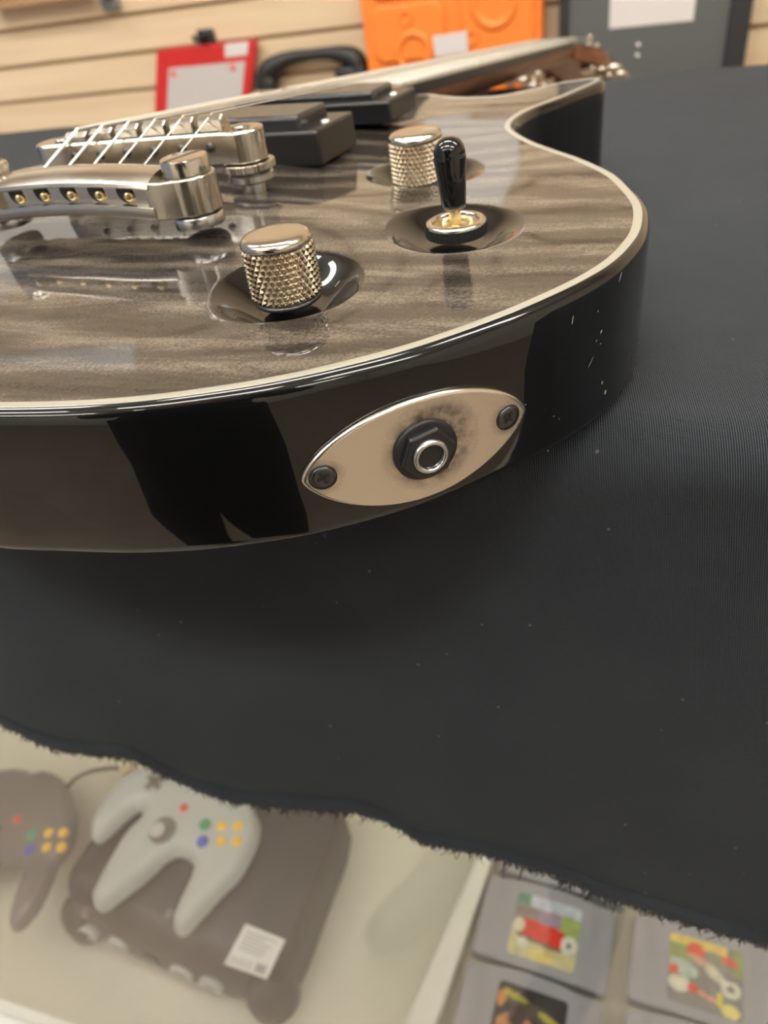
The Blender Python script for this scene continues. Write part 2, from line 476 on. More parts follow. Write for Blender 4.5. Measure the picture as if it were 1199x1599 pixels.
def cloth_point(c, u, hz):
    """u runs from the back edge (0) to the hem (1); returns local position"""
    RB = 18.0; back = 694 + 7 * math.sin(c / 70.0) + 4 * math.sin(c / 23.0 + 1)
    flat = back - (EDGE - 2 + RB); arc = RB * math.pi / 2; hang = -hz - RB
    L = flat + arc + hang; s_ = u * L
    fade = 1.0
    if s_ <= flat:
        n = back - s_; z = -0.5
        z += 0.55 * noise.noise(Vector((c / 90, n / 60, 3.0)))  * sstep((n - 200) / 80) - 0.55 * sstep((n - 200) / 80)
        return (c, n, z), s_
    if s_ <= flat + arc:
        a = (s_ - flat) / RB
        return (c, EDGE - 2 + RB - RB * math.sin(a), -0.5 - RB * (1 - math.cos(a))), s_
    d = s_ - flat - arc; f = sstep(d / 150)
    n = EDGE - 2 - SLOPE * d
    n -= f * (3 + 3 * math.sin(c / 47 + 0.6) + 1.5 * math.sin(c / 21 + 2))
    # turned hem: a shallow crease a few millimetres above the raw edge
    e = (hang - d)
    n -= 1.5 * math.exp(-((e - 3.5) / 2.4) ** 2) - 2.2 * math.exp(-((e - 8.0) / 1.1) ** 2)
    return (c, n, -0.5 - RB - d), s_
cs = []; c = -900.0
while c < 900:
    cs.append(c); c += 4.0 if -420 < c < 330 else 14.0
NV = 150
us = [0.6 * (i / 40) for i in range(40)] + [0.6 + 0.375 * (i / 90) for i in range(90)] + [0.975 + 0.025 * (i / 30) for i in range(31)]
vs = []; uvs = []; hem_pts = []
for c in cs:
    hz = hem_z(c)
    for u in us:
        p, s_ = cloth_point(c, u, hz); vs.append(p); uvs.append((c * S, s_ * S))
    hem_pts.append(vs[-1])
nu = len(us); fs = [(i * nu + j, (i + 1) * nu + j, (i + 1) * nu + j + 1, i * nu + j + 1) for i in range(len(cs) - 1) for j in range(nu - 1)]
mb = MB(); mb.add(vs, fs)
cloth = mb.build('black_cloth', M_cloth, loc=(0, 0, 0), rotz=-CROT)
uvl = cloth.data.uv_layers.new(name='uv')
for lp in cloth.data.loops: uvl.data[lp.index].uv = uvs[lp.vertex_index]
so = cloth.modifiers.new('thick', 'SOLIDIFY'); so.thickness = 0.0007; so.offset = 0
tag(cloth, 'charcoal black cloth with frayed hem draped over the counter edge', 'cloth')
random.seed(5)
mb = MB()
for i in range(3600):
    c = random.uniform(-380, 180); z = hem_z(c)
    p, _ = cloth_point(c, 1.0, z); L = random.choice([1.0, 1.6, 2.2, 2.8, 3.6, 4.6]) * (0.6 + 0.7 * abs(noise.noise(Vector((c / 9, 0, 0)))) * 2) * (2.2 if random.random() < 0.03 else 1)
    dx = random.gauss(0, 0.35); dn = random.gauss(-0.1, 0.3); cu = random.gauss(0, 0.5)
    q = [(p[0] + dx * L * t + cu * L * t * t, p[1] + dn * L * t, p[2] + 1.0 - (L + 1) * t) for t in (0, 0.35, 0.7, 1)]
    mb.tube(q, [0.26, 0.24, 0.2, 0.1], 4)
fr = mb.build('frayed_threads', M_fray, cloth); fr['kind'] = 'stuff'

# ---------------------------------------------------------------- electric guitar
gtr = thing('electric_guitar', 'black single-cutaway electric guitar with charcoal wood top lying on the cloth', 'guitar', (GX, GY, 0.4), -GROT)
ctrl_pts = [(3,-141.5),(31,-139.8),(53,-135),(71,-130.5),(87,-125),(101,-118.5),(115,-110.5),(129,-100),(142,-88),(155,-72),(163,-60),(170,-47.5),
  (175,-35),(177.5,-22),(178,-8),(175,11),(168,28.5),(159.5,44.5),(145,62.5),(132.5,75),(121.5,86.5),(111.5,99.5),(105,111),(102.3,125),
  (105.2,143),(112.7,160),(120,181),(124.3,197),(122,205.5),(113,205),(99,197.5),(87,185),(76,176.5),(60,177.5),(46,183.5),(34,190),
  (3,191),(-28,191),(-48,198),(-75,204),(-102,197),(-119,176),(-121,152),(-113,130),(-106,112),(-106,98),(-115,86.5),(-127,74),(-140,62),
  (-154,44.5),(-163,28.5),(-170,11),(-173,-8),(-172,-22),(-169,-35),(-164,-48),(-157,-60),(-149,-72),(-136,-88),(-123,-100),(-109,-110.5),
  (-95,-118.5),(-81,-125),(-65,-130.5),(-47,-135),(-25,-139.8)]
OUT = resample(spline(ctrl_pts, 10), 2.0)
if area(OUT) < 0: OUT = OUT[::-1]
NO = len(OUT)
OUTC = OUT[::4]
DIMP = [((90.2, -60.5), 21.6, 6.8), ((89.8, 44.0), 21.6, 6.8), ((121.5, -12.5), 21.0, 5.5)]
def top_z(x, y, d=None):
    if d is None: d = dist_poly((x, y), OUTC)
    z = 45 + 9.0 * sstep((d - 25) / 140)
    for (cx, cy), r, dep in DIMP:
        q = math.hypot(x - cx, y - cy) / r
        if q < 1:
            t = q
            # crisp lip, round bowl, flat floor
            z -= dep * (1 - sstep((t - 0.42) / 0.62) if t > 0.42 else 1.0)
    return z
# black shell: back, sides and the round edges
loops = []
for d, z in ((6, 0), (3.2, 0.15), (1.4, 0.9), (0.4, 2.2), (0, 4), (0, 15), (0, 30), (0, 41.5), (0.35, 43.1), (1.1, 44.3), (2.2, 44.95), (2.6, 44.98)):
    loops.append([(x, y, z) for x, y in offset(OUT, d)])
mb = MB(); mb.loft(loops, True, False)
body = mb.build('body', M_black_gloss, gtr)
mb = MB()
mb.loft([[(x, y, z) for x, y in offset(OUT, d)] for d, z in ((2.4, 44.2), (2.45, 45.06), (2.8, 45.1), (4.7, 45.1), (5.0, 45.02), (5.1, 44.2))], False, False)
mb.build('binding', M_binding, gtr)
# wood top
pts2 = []; rim = offset(OUT, 4.8, 2); inner = offset(OUT, 7.4, 2)
rimc = rim[::1]; pts2 += rimc; ne = len(rimc)
edges = [(i, (i + 1) % ne) for i in range(ne)]
INN = offset(OUT, 6.8, 2)[::2]
for (cx, cy), r, dep in DIMP:
    for rr in [0.0] + [r * q for q in (0.1, 0.2, 0.3, 0.38, 0.42, 0.46, 0.5, 0.55, 0.6, 0.65, 0.7, 0.75, 0.8, 0.85, 0.9, 0.94, 0.97, 0.995, 1.005, 1.06)]:
        nn = 1 if rr == 0 else (36 if rr < 8 else 88)
        pts2 += [(cx + rr * math.cos(2 * math.pi * k / nn), cy + rr * math.sin(2 * math.pi * k / nn)) for k in range(nn)]
st = 4.0; yy = -140.0; row = 0
while yy < 206:
    xx = -176.0 + (st / 2 if row % 2 else 0)
    while xx < 180:
        p = (xx, yy)
        if inside(p, INN) and all(math.hypot(xx - c[0], yy - c[1]) > r * 1.06 + 1.5 for c, r, _ in DIMP): pts2.append(p)
        xx += st
    yy += st * 0.866; row += 1
res = delaunay_2d_cdt([Vector(p) for p in pts2], edges, [], 1, 1e-5)
vv = []
for v in res[0]:
    vv.append((v.x, v.y, top_z(v.x, v.y)))
mb = MB(); mb.add(vv, [list(f) for f in res[2]])
top = mb.build('wood_top', M_top, gtr)
top.data.materials.append(M_black_gloss)
for p_ in top.data.polygons:
    if any(math.hypot(p_.center.x / S - c[0], p_.center.y / S - c[1]) < r * 0.99 for c, r, _ in DIMP): p_.material_index = 1

# ---- knurled knobs in their dimples
def knob(cx, cy, zb):
    N, K, R0, HH = 32, 0.33, 9.05, 15.6
    def tri(t): t = t % 1.0; return 1 - abs(2 * t - 1)
    loops = []; seg = N * 8; nz = 96
    mb = MB()
    loops.append([(8.6 * math.cos(2 * math.pi * k / seg), 8.6 * math.sin(2 * math.pi * k / seg), 0) for k in range(seg)])
    for j in range(nz + 1):
        z = 0.4 + (HH - 1.2) * j / nz; e = min(1, (z - 0.4) / 0.5, (HH - 0.8 - z) / 0.5); l = []
        for k in range(seg):
            a = k / seg * N
            h = min(tri(a + K * z), tri(a - K * z))
            r = R0 + max(0, e) * h * 1.05 - 0.006 * z
            t = 2 * math.pi * k / seg; l.append((r * math.cos(t), r * math.sin(t), z))
        loops.append(l)
    mb.loft(loops, True, False)
    ob = mb.build('knob', M_knurl, gtr, smooth=False); ob.location = (cx * S, cy * S, zb * S)
    mb = MB(); mb.lathe([(9.5, 14.7), (9.75, 15.1), (9.7, 15.7), (9.4, 16.4), (8.7, 17.0), (7.8, 17.35), (5, 17.6), (0, 17.7)], 72)
    mb.build('knob_cap', M_nickel, ob)
    mb = MB(); mb.lathe([(0, 0.0), (9.2, 0), (9.2, -0.9), (8.8, -1.2), (0, -1.2)], 48)
    mb.build('knob_skirt', M_dark_metal, ob)
    return ob
knob(90.4, -61.8, 43.6)
knob(88.6, 40.0, 43.6)

# ---- toggle switch
cx, cy = 122.6, -13.4
zb = 43.8
mb = MB(); mb.cur = 0
seg = 120; loops = []
for r, z in ((8.2, 0), (9.2, 0.3), (9.2, 3.4)):
    loops.append([((r + (0.18 if (k % 3 == 0 and r > 9) else 0)) * math.cos(2 * math.pi * k / seg), (r + (0.18 if (k % 3 == 0 and r > 9) else 0)) * math.sin(2 * math.pi * k / seg), z) for k in range(seg)])
mb.loft(loops, True, False)
sw = mb.build('toggle_switch', M_black, gtr, smooth=False); sw.location = (cx * S, cy * S, zb * S)
MB().lathe([(9.2, 3.3), (9.2, 4.0), (8.8, 4.4), (7.4, 4.5), (6.9, 4.1), (6.7, 3.2)], 64).build('switch_ring', M_nickel, sw)
MB().lathe([(6.8, 3.4), (4.0, 2.6), (3.4, 3.3), (2.6, 3.4), (0, 3.4)], 48).build('switch_collar', M_brass, sw)
Mt = R(-4, 'X') @ R(-3, 'Y')
MB().lathe([(0, 2.5), (1.9, 2.5)] + [(1.9 if i % 2 else 1.6, 2.6 + i * 0.45) for i in range(14)] + [(0, 9)], 24, M=Mt).build('switch_stem', M_brass, sw)
MB().lathe([(0, 7.6), (3.0, 7.6), (3.5, 8.0), (3.7, 9), (4.35, 17.2), (4.75, 21.2), (4.75, 21.9), (4.5, 22.3), (4.62, 22.8), (4.4, 24.2), (3.8, 25.5), (2.8, 26.5), (1.5, 27.1), (0, 27.3)], 48, M=Mt).build('switch_tip', M_black_gloss, sw)

# ---- oval jack plate following the side
Ls = [0]
for i in range(NO): Ls.append(Ls[-1] + math.dist(OUT[i], OUT[(i + 1) % NO]))
def on_side(s_):
    s_ %= Ls[-1]; lo, hi = 0, NO
    while hi - lo > 1:
        m = (lo + hi) // 2
        if Ls[m] <= s_: lo = m
        else: hi = m
    f = (s_ - Ls[lo]) / (Ls[lo + 1] - Ls[lo]); a, b = OUT[lo], OUT[(lo + 1) % NO]
    a0, b1 = OUT[(lo - 3) % NO], OUT[(lo + 4) % NO]
    tx, ty = b1[0] - a0[0], b1[1] - a0[1]; l = math.hypot(tx, ty)
    return (a[0] + (b[0] - a[0]) * f, a[1] + (b[1] - a[1]) * f), (tx / l, ty / l)
def near_side(p): return Ls[min(range(NO), key=lambda i: math.dist(OUT[i], p[:2]))]
sL = near_side(gl(463, 745, 18)); sR = near_side(gl(811, 640, 18)); SC = (sL + sR) / 2
(pc, tc) = on_side(SC)
PZ = 19.6
def side_pt(a, h, o):
    # the plate is pressed to a gentler curve than the body
    (p, t) = on_side(SC + a); nx, ny = t[1], -t[0]
    return (p[0] + nx * o, p[1] + ny * o, PZ + h)
lens = []
for k in range(96):
    t = 2 * math.pi * k / 96; cc, ss = math.cos(t), math.sin(t)
    lens.append((30.2 * cc, 14.6 * math.copysign(abs(ss) ** 1.35, ss)))
mb = MB(); loops = []
for scl, o in [(0.985, 0.05), (1.0, 0.4), (1.0, 0.9), (0.985, 1.35), (0.955, 1.6)] + [(0.93 - 0.05 * i, 1.62) for i in range(18)] + [(0.02, 1.62)]:
    loops.append([side_pt(a * (1 - (1 - scl) * 0.6) if scl > 0.9 else a * scl, h * scl, o) for a, h in lens])
mb.loft(loops, False, True)
jp = mb.build('jack_plate', M_plate, gtr)
ga = jp.data.attributes.new('grime', 'FLOAT', 'POINT'); gc = Vector(side_pt(2.5, 1.0, 1.6)) * S
for i, v in enumerate(jp.data.vertices):
    d_ = (v.co - gc).length / S; a_ = 0.75 * math.exp(-(max(0, d_ - 8.5) / 3.6) ** 2)
    for q_ in (-25.0, 24.2): a_ = max(a_, 0.45 * math.exp(-(max(0, (v.co - Vector(side_pt(q_, 0.3, 1.6)) * S).length / S - 3.4) / 1.6) ** 2))
    ga.data[i].value = max(0, a_ - 0.04)
def side_matrix(a, h, o):
    p = Vector(side_pt(a, h, o)); (_, t) = on_side(SC + a)
    X = Vector((t[0], t[1], 0)); Z = Vector((t[1], -t[0], 0)); Y = Vector((0, 0, 1))
    m = Matrix((X, Y, Z)).transposed().to_4x4(); m.translation = p; return m
for a, rot in ((-25.0, 20), (24.2, 50)):
    Mx = side_matrix(a, 0.3, 1.3)
    MB().lathe([(3.5, 0.2), (3.5, 0.42), (3.1, 0.44)], 40, M=Mx).build('screw_recess', M_black, jp)
    sc_ = MB().lathe([(0, 0.55), (0.9, 0.6), (2.0, 0.8), (2.7, 0.72), (3.0, 0.45), (3.0, 0)], 36, M=Mx).build('screw', M_dark_metal, jp)
    mb = MB(); M2 = Mx @ R(rot, 'Z')
    mb.box(-1.7, 1.7, -0.35, 0.35, 0.5, 0.86, M=M2); mb.box(-0.35, 0.35, -1.7, 1.7, 0.5, 0.86, M=M2)
    mb.build('screw_slot', M_black, jp, smooth=False)
Mx = side_matrix(0.6, 0.4, 1.6)
MB().lathe([(8.3, 0), (8.3, 0.7), (8.0, 1.0), (7.6, 1.1), (0, 1.1)], 56, M=Mx).build('jack_washer', M_black, jp)
hexo = [(7.3 * math.cos(math.radians(60 * k + 8)), 7.3 * math.sin(math.radians(60 * k + 8))) for k in range(6)]
MB().loft([[(x * q, y * q, z) for x, y in hexo] for q, z in ((1, 0.9), (1, 2.6), (0.93, 3.1))], M=Mx).build('jack_nut', M_black_plastic, jp, smooth=False, bevel=0.3)
MB().lathe([(3.3, -4), (3.3, 4.0), (3.6, 4.4), (4.2, 4.4), (4.55, 4.0), (4.55, 2.6)], 48, M=Mx).build('jack_barrel', M_steel, jp)
MB().lathe([(0, 2.2), (3.35, 2.2)], 32, M=Mx).build('jack_bore', M_dark_metal, jp)

# ---- stop tailpiece
Mtp = T(2.8, -35.5, 0) @ R(3.0, 'Z')
mb = MB(); loops = []
def tp_sec(x):
    b = 1.6 * (1 - (x / 33.0) ** 2)
    pr = [(-9, 57), (-10.6, 57.6), (-11, 58.6), (-11, 60.6), (-10.8, 61), (-8.2, 61.1), (-8.2, 66.2), (-10.8, 66.3), (-11, 66.7), (-10.6, 67.6), (-8.6, 68.8),
          (-5, 69.8), (-1, 70.2), (3, 69.6), (6.5, 67.8), (9, 64.8), (10.2, 61), (9.6, 58), (8, 57)]
    return [(x, y, z + b) for y, z in pr]
for x in [-33, -31.5] + [-30 + 3 * i for i in range(21)] + [31.5, 33]: loops.append(tp_sec(x))
mb.loft(loops, M=Mtp)
tp = mb.build('tailpiece', M_nickel, gtr, auto=35)
for sx in (-1, 1):
    ear = []
    for k in range(25):
        a = -math.pi / 2 + math.pi * k / 24; ear.append((41 + 8.4 * math.cos(a), 8.4 * math.sin(a)))
    ear += [(31, 8.4), (31, -10.4), (37, -10.4)]
    ear = [(x * sx, y) for x, y in ear]
    MB().loft([[(x, y, z) for x, y in ear] for z in (57.2, 68.2)], M=Mtp).build('tailpiece_ear', M_nickel, tp, bevel=0.5, auto=35)
    Ms = Mtp @ T(41 * sx, 0, 0)
    MB().lathe([(0, 68.0), (6.9, 68.0), (7.35, 68.5), (7.4, 72.2), (7.1, 72.9), (6.4, 73.1), (0, 73.1)], 56, M=Ms).build('stud', M_nickel, tp, auto=40)
    MB().box(-6.9, 6.9, -0.9, 0.9, 72.7, 73.16, M=Ms @ R(70, 'Z')).build('stud_slot', M_dark_metal, tp, smooth=False)
    MB().lathe([(0, 53.0), (7.9, 53.0), (8.1, 53.6), (8.1, 56.0), (7.8, 56.5), (5, 56.6), (5, 57.4), (0, 57.4)], 56, M=Ms).build('stud_flange', M_steel, tp, auto=40)
tail_x = [25.6 - 11.3 * (5 - i) for i in range(6)]
for i, x in enumerate(tail_x):
    xx = (x - 2.8); b = 1.6 * (1 - (xx / 33.0) ** 2)
    Mh = Mtp @ T(xx, -8.15, 63.7 + b) @ R(90, 'X')
    MB().lathe([(0, 0.06), (3.3, 0.06), (3.4, -0.1), (3.4, -0.4)], 28, M=Mh @ T(-0.9, 0.9, 0)).build('string_hole', M_black, tp, smooth=False)
    MB().lathe([(0, 1.5), (0.8, 1.5), (1.5, 1.2), (1.6, 0.8), (1.1, 0.3), (1.6, -0.2), (1.5, -1), (0, -1)], 24, M=Mh @ T(0.5, -0.4, 0.1) @ R(25, 'Y')).build('ball_end', M_brass, tp)

# ---- bridge
BR = 6.5
Mbr = T(2.0, 1.5, 0) @ R(BR, 'Z')
stad = []
for k in range(17):
    a = -math.pi / 2 + math.pi * k / 16; stad.append((37.5 + 7.6 * math.cos(a), 7.6 * math.sin(a)))
stad += [(31, 6.4), (-31, 6.4)]
for k in range(17):
    a = math.pi / 2 + math.pi * k / 16; stad.append((-41 + 7.6 * math.cos(a), 7.6 * math.sin(a)))
stad += [(-31, -6.4), (31, -6.4)]
br = MB().loft([[(x, y, z) for x, y in stad] for z in (61.5, 71.8)], M=Mbr).build('bridge', M_nickel, gtr, bevel=0.7, auto=35)
MB().box(-30.5, 30.5, -4.9, 4.9, 71.4, 71.95, M=Mbr).build('saddle_channel', M_dark_metal, br, smooth=False)
for sx in (-1, 1):
    Ms = Mbr @ T(37.5 * sx, 0, 0); seg = 96
    mb = MB(); loops = []
    for r, z in ((8.2, 58.6), (9.0, 58.9), (9.0, 60.9), (8.2, 61.2)):
        loops.append([((r + (0.35 if k % 2 and r > 8.5 else 0)) * math.cos(2 * math.pi * k / seg), (r + (0.35 if k % 2 and r > 8.5 else 0)) * math.sin(2 * math.pi * k / seg), z) for k in range(seg)])
    mb.loft(loops, M=Ms); mb.build('thumbwheel', M_nickel, br, smooth=False)
    MB().lathe([(0, 49), (4.2, 49), (4.2, 54.8), (7.6, 54.8), (8.1, 55.3), (8.1, 57.2), (7.6, 57.7), (3.6, 57.7), (3.6, 62), (0, 62)], 40, M=Ms).build('post', M_steel, br, auto=40)
    MB().lathe([(0, 71.7), (3.2, 71.7), (3.2, 72.4), (2.8, 72.7), (0, 72.8)], 32, M=Ms).build('post_screw', M_nickel, br, auto=40)
sad = []
for i in range(6):
    x = -28.6 + 11.45 * i - 0.9; sz = 74.6 + 0.42 * i - 0.06 * (i - 2.5) ** 2 + 0.4
    Mq = Mbr @ T(x, -0.6, 0)
    sadm = MB()
    hw = 4.6
    sec = [(-3.2, 70), (-3.0, sz - 1.3), (-0.9, sz - 0.15), (0.1, sz), (1.0, sz - 0.6), (3.4, 72.4), (3.4, 70)]
    sadm.loft([[(xx, y, z) for y, z in sec] for xx in (-hw, hw)], M=Mq)
    so_ = sadm.build('saddle', M_nickel, br, smooth=False, bevel=0.35)
    p = Mq @ Vector((0, 0.3, sz)); sad.append(p)
    MB().lathe([(0, 6.9), (1.5, 6.9), (1.6, 6.5), (1.6, 0), (0, 0)], 20, M=Mbr @ T(x, 0, 67.5) @ R(90, 'X')).build('intonation_screw', M_dark_metal, br)

# ---- pickups
def pickup(x0, x1, y0, y1, zb, zr, zt):
    rg = MB().box(x0, x1, y0, y1, zb, zr).build('pickup', M_black_plastic, gtr, bevel=1.2, auto=30, seg=3)
    MB().box(x0 + 9.5, x1 - 9.5, y0 + 4, y1 - 4, zb, zt).build('pickup_cover', M_pick_top, rg, bevel=1.6, auto=30, seg=3)
    for xx in (x0 + 4.5, x1 - 4.5):
        for yy in ((y0 + y1) / 2,):
            MB().lathe([(0, 0.9), (1.5, 0.8), (2.3, 0.1), (2.3, -0.5)], 20, M=T(xx, yy, zr)).build('pickup_screw', M_steel, rg)
pickup(-42.5, 48, 41, 73, 49, 61.8, 66.6)
pickup(-43, 51, 102, 132, 50, 59.0, 62.4)

# ---- neck, fretboard, headstock, strings
NX, NY, NZ = -5.0, 610.0, 8.0
SL = (77.2 - NZ) / (NY + 3.0)
def str_z(y): return 77.2 - SL * (y + 3)
def half_w(y): return 28.3 + (21.6 - 28.3) * (y - 140) / (NY - 140)
def cx_(y): return 2.9 + (NX - 2.9) * (y + 3) / (NY + 3)
fbv = []
for y in (139, NY):
    zt = str_z(y) - (3.4 if y < 300 else 1.6); h = half_w(y); c_ = cx_(y)
    row_ = [(c_ + h * k / 6.0, y, zt - 1.0 * (k / 6.0) ** 2) for k in range(-6, 7)]
    fbv.append([(row_[0][0], y, zt - 7.2)] + row_ + [(row_[-1][0], y, zt - 7.2)])
fb = MB().loft(fbv).build('fretboard', M_ebony, gtr, auto=30)
fb.data.materials.append(M_board_sheen)
for p_ in fb.data.polygons:
    if p_.normal.z > 0.8: p_.material_index = 1
def fb_top(y):
    k = (y - 139) / (NY - 139); a = str_z(139) - 3.4; b = str_z(NY) - 1.6; return a + (b - a) * k
for sx in (-1, 1):
    l = []
    for y in (138.6, NY):
        x = cx_(y) + sx * half_w(y); zt = fb_top(y) - 1.0
        l.append([(x - sx * 1.6, y, zt + 0.22), (x + sx * 0.35, y, zt + 0.15), (x + sx * 0.35, y, zt - 1.0), (x - sx * 1.6, y, zt - 1.0)])
    MB().loft(l).build('fretboard_binding', M_binding, fb, smooth=False)
for n in range(1, 23):
    y = NY - 611.0 * (1 - 2 ** (-n / 12.0)); h = half_w(y) + 0.2; c_ = cx_(y); l = []
    for k in range(-6, 7):
        x = c_ + h * k / 6.0; z = fb_top(y) - 1.0 * (k / 6.0) ** 2
        l.append([(x, y - 1.3, z), (x, y - 0.7, z + 0.9), (x, y + 0.7, z + 0.9), (x, y + 1.3, z)])
    MB().loft(l).build('fret', M_fret, fb, smooth=True)
for n in (3, 5, 7, 9, 12, 15, 17, 19, 21):
    y = NY - 611.0 * (1 - 2 ** (-(n - 0.5) / 12.0)); h = half_w(y) * 0.72; c_ = cx_(y); w_ = 0.28 * 611 * 2 ** (-n / 12.0) * 0.056
    z = fb_top(y)
    MB().loft([[(c_ + h * k / 6.0, y + s2 * w_ , z + 0.04 - 1.0 * (k / 6.0 * 0.72) ** 2) for k in range(-6, 7)] for s2 in (-1, 1)], False, False).build('inlay', M_binding, fb, smooth=False)
l = []
for y in (150, 186, 205, 225, 300, 400, 500, 600, NY + 2, NY + 14):
    h = half_w(y) - 0.4; c_ = cx_(y); zt = fb_top(y) - 7.0
    dp = {150: 30, 186: 30, 205: 26, 225: 17}.get(y, 15.5 - 2.5 * (y - 225) / 400)
    if y > NY: dp = 15
    sec = [(c_ + h * math.cos(a), y, zt - dp * math.sin(a) ** (0.85 if y > 220 else 0.55)) for a in [math.pi * k / 16 for k in range(17)]]
    l.append(sec)
MB().loft(l).build('neck', M_mahog, gtr, auto=50)
MB().box(NX - 21.8, NX + 21.8, NY, NY + 4.5, NZ - 8, NZ - 0.3).build('nut', M_binding, gtr, smooth=False)
hs_out = [(-22, 0), (-24, 16), (-33, 34), (-40, 56), (-38.5, 110), (-36, 165), (-35, 184), (-24, 191), (-8, 182), (0, 178), (8, 182), (24, 191), (35, 184), (36, 165), (38.5, 110), (40, 56), (33, 34), (24, 16), (22, 0)]
hs = spline(hs_out, 4, closed=False)
Mh = T(NX, NY + 3, NZ - 3.5) @ R(-(math.degrees(math.atan(SL)) + 12), 'X')
hd = MB().loft([[(x, y, z) for x, y in hs] for z in (-14.5, -0.8)], M=Mh).build('headstock', M_mahog, gtr, bevel=1.0, auto=30)
MB().loft([[(x * 0.985, y, z) for x, y in hs] for z in (-0.7, 0.2)], M=Mh).build('headstock_face', M_black_gloss, hd, auto=30)
posts = []
for sx in (-1, 1):
    for j in range(3):
        y = 45 + 41 * j; x = sx * (25 - 0.5 * j)
        tn = MB().lathe([(6, 0), (6.3, 1.2), (4.5, 2), (3, 2.2), (3, 8), (3.4, 9), (3.4, 12), (0, 12.5)], 24, M=Mh @ T(x, y, 0)).build('tuner', M_nickel, hd, auto=40)
        posts.append(Mh @ Vector((x, y, 9)))
        MB().box(min(x - sx * 6, x + sx * 9), max(x - sx * 6, x + sx * 9), y - 8, y + 8, -21, -14.6, M=Mh).build('tuner_housing', M_nickel, hd, bevel=2, auto=30)
        mb = MB(); mb.tube([(x + sx * 6, y, -18), (x + sx * 22, y, -18)], 2.0, 12, M=Mh); mb.build('tuner_shaft', M_nickel, hd)
        mb = MB(); mb.lathe([(0, -2.6), (5, -2.4), (8, -1.2), (8.6, 0), (8, 1.2), (5, 2.4), (0, 2.6)], 28, M=Mh @ T(x + sx * 27, y, -18) @ Matrix.Diagonal((1.0, 0.9, 1.6, 1))); mb.build('tuner_button', M_nickel, hd)
order = [posts[2], posts[1], posts[0], posts[3], posts[4], posts[5]]
order = [posts[0], posts[1], posts[2], posts[5], posts[4], posts[3]]
gau = [1.15, 0.95, 0.8, 0.58, 0.48, 0.4]
for i in range(6):
    p = sad[i]; xt = tail_x[i]; r = gau[i] / 2
    xn = NX - 17.5 + 7.0 * i
    a = Vector((xt, -43, 64.0)); b = Vector((xt + (p.x - xt) * 0.25, -25.5, 65.3)); q = Vector((p.x, p.y, p.z + r)); nt = Vector((xn, NY + 2, NZ + 0.2))
    e = order[i]
    pts_ = [a, b, q + Vector((0, -0.8, -0.5)), q, q + Vector((0, 0.9, -0.05)), nt, nt + (e - nt) * 0.5, e]
    mb = MB(); mb.tube(pts_, r, 10); mb.build('string', M_string, gtr)

# ---------------------------------------------------------------- consoles and cartridges inside the display case
M_charcoal = new_mat('charcoal_console_plastic', (0.030, 0.025, 0.023), 0.45, 0, 0.5)
noise_bump(M_charcoal, 900, 0.15, 0.0001)
M_gpl = new_mat('grey_controller_plastic', (0.50, 0.53, 0.50), 0.4)
M_smoke = new_mat('smoky_controller_plastic', (0.17, 0.145, 0.14), 0.3, coat=0.4)
M_smoke_grip = new_mat('smoky_grip_plastic', (0.22, 0.19, 0.19), 0.3)
M_yel = new_mat('yellow_button', (0.90, 0.55, 0.04), 0.35)
M_blu = new_mat('blue_button', (0.05, 0.09, 0.50), 0.35)
M_grn = new_mat('green_button', (0.03, 0.33, 0.14), 0.35)
M_rbt = new_mat('red_button', (0.75, 0.06, 0.03), 0.35)
M_port = new_mat('grey_port', (0.55, 0.56, 0.52), 0.4)
M_cartp = new_mat('grey_cartridge_plastic', (0.36, 0.36, 0.375), 0.45)
M_cable = new_mat('dark_cable', (0.07, 0.065, 0.06), 0.5)
M_plug = new_mat('cream_plug', (0.75, 0.66, 0.42), 0.5)

def puff_mesh(mb, outl, hz, top_h, R_, low=0.4, step=3.5, extra=None):
    """a rounded solid over a closed outline; hz gives its middle height"""
    o = resample(spline(outl, 6), 3.0)
    if area(o) < 0: o = o[::-1]
    n = len(o); inn = offset(o, 1.2, 1); p2 = list(o)
    xs = [p[0] for p in o]; ys = [p[1] for p in o]; y = min(ys); r_ = 0
    while y < max(ys):
        x = min(xs) + (step / 2 if r_ % 2 else 0)
        while x < max(xs):
            if inside((x, y), inn): p2.append((x, y))
            x += step
        y += step * 0.866; r_ += 1
    res = delaunay_2d_cdt([Vector(p) for p in p2], [(i, (i + 1) % n) for i in range(n)], [], 1, 1e-5)
    V = res[0]; F = [list(f) for f in res[2]]; ob = len(mb.v); top = []; bot = []
    for v in V:
        d = dist_poly((v.x, v.y), o); t = min(1, d / R_); pr = math.sqrt(max(0, 1 - (1 - t) ** 2)); z = hz(v.x, v.y)
        e = extra(v.x, v.y) if extra else 0
        top.append((v.x, v.y, z + pr * top_h + e * t)); bot.append((v.x, v.y, z - pr * top_h * low))
    mb.add(top, F); mb.add(bot, [f[::-1] for f in F])

def cthing(name, label, cat, c, n, z, group=None, rot=0):
    return thing(name, label, cat, cpos(c, n, z), -CROT + rot, group)

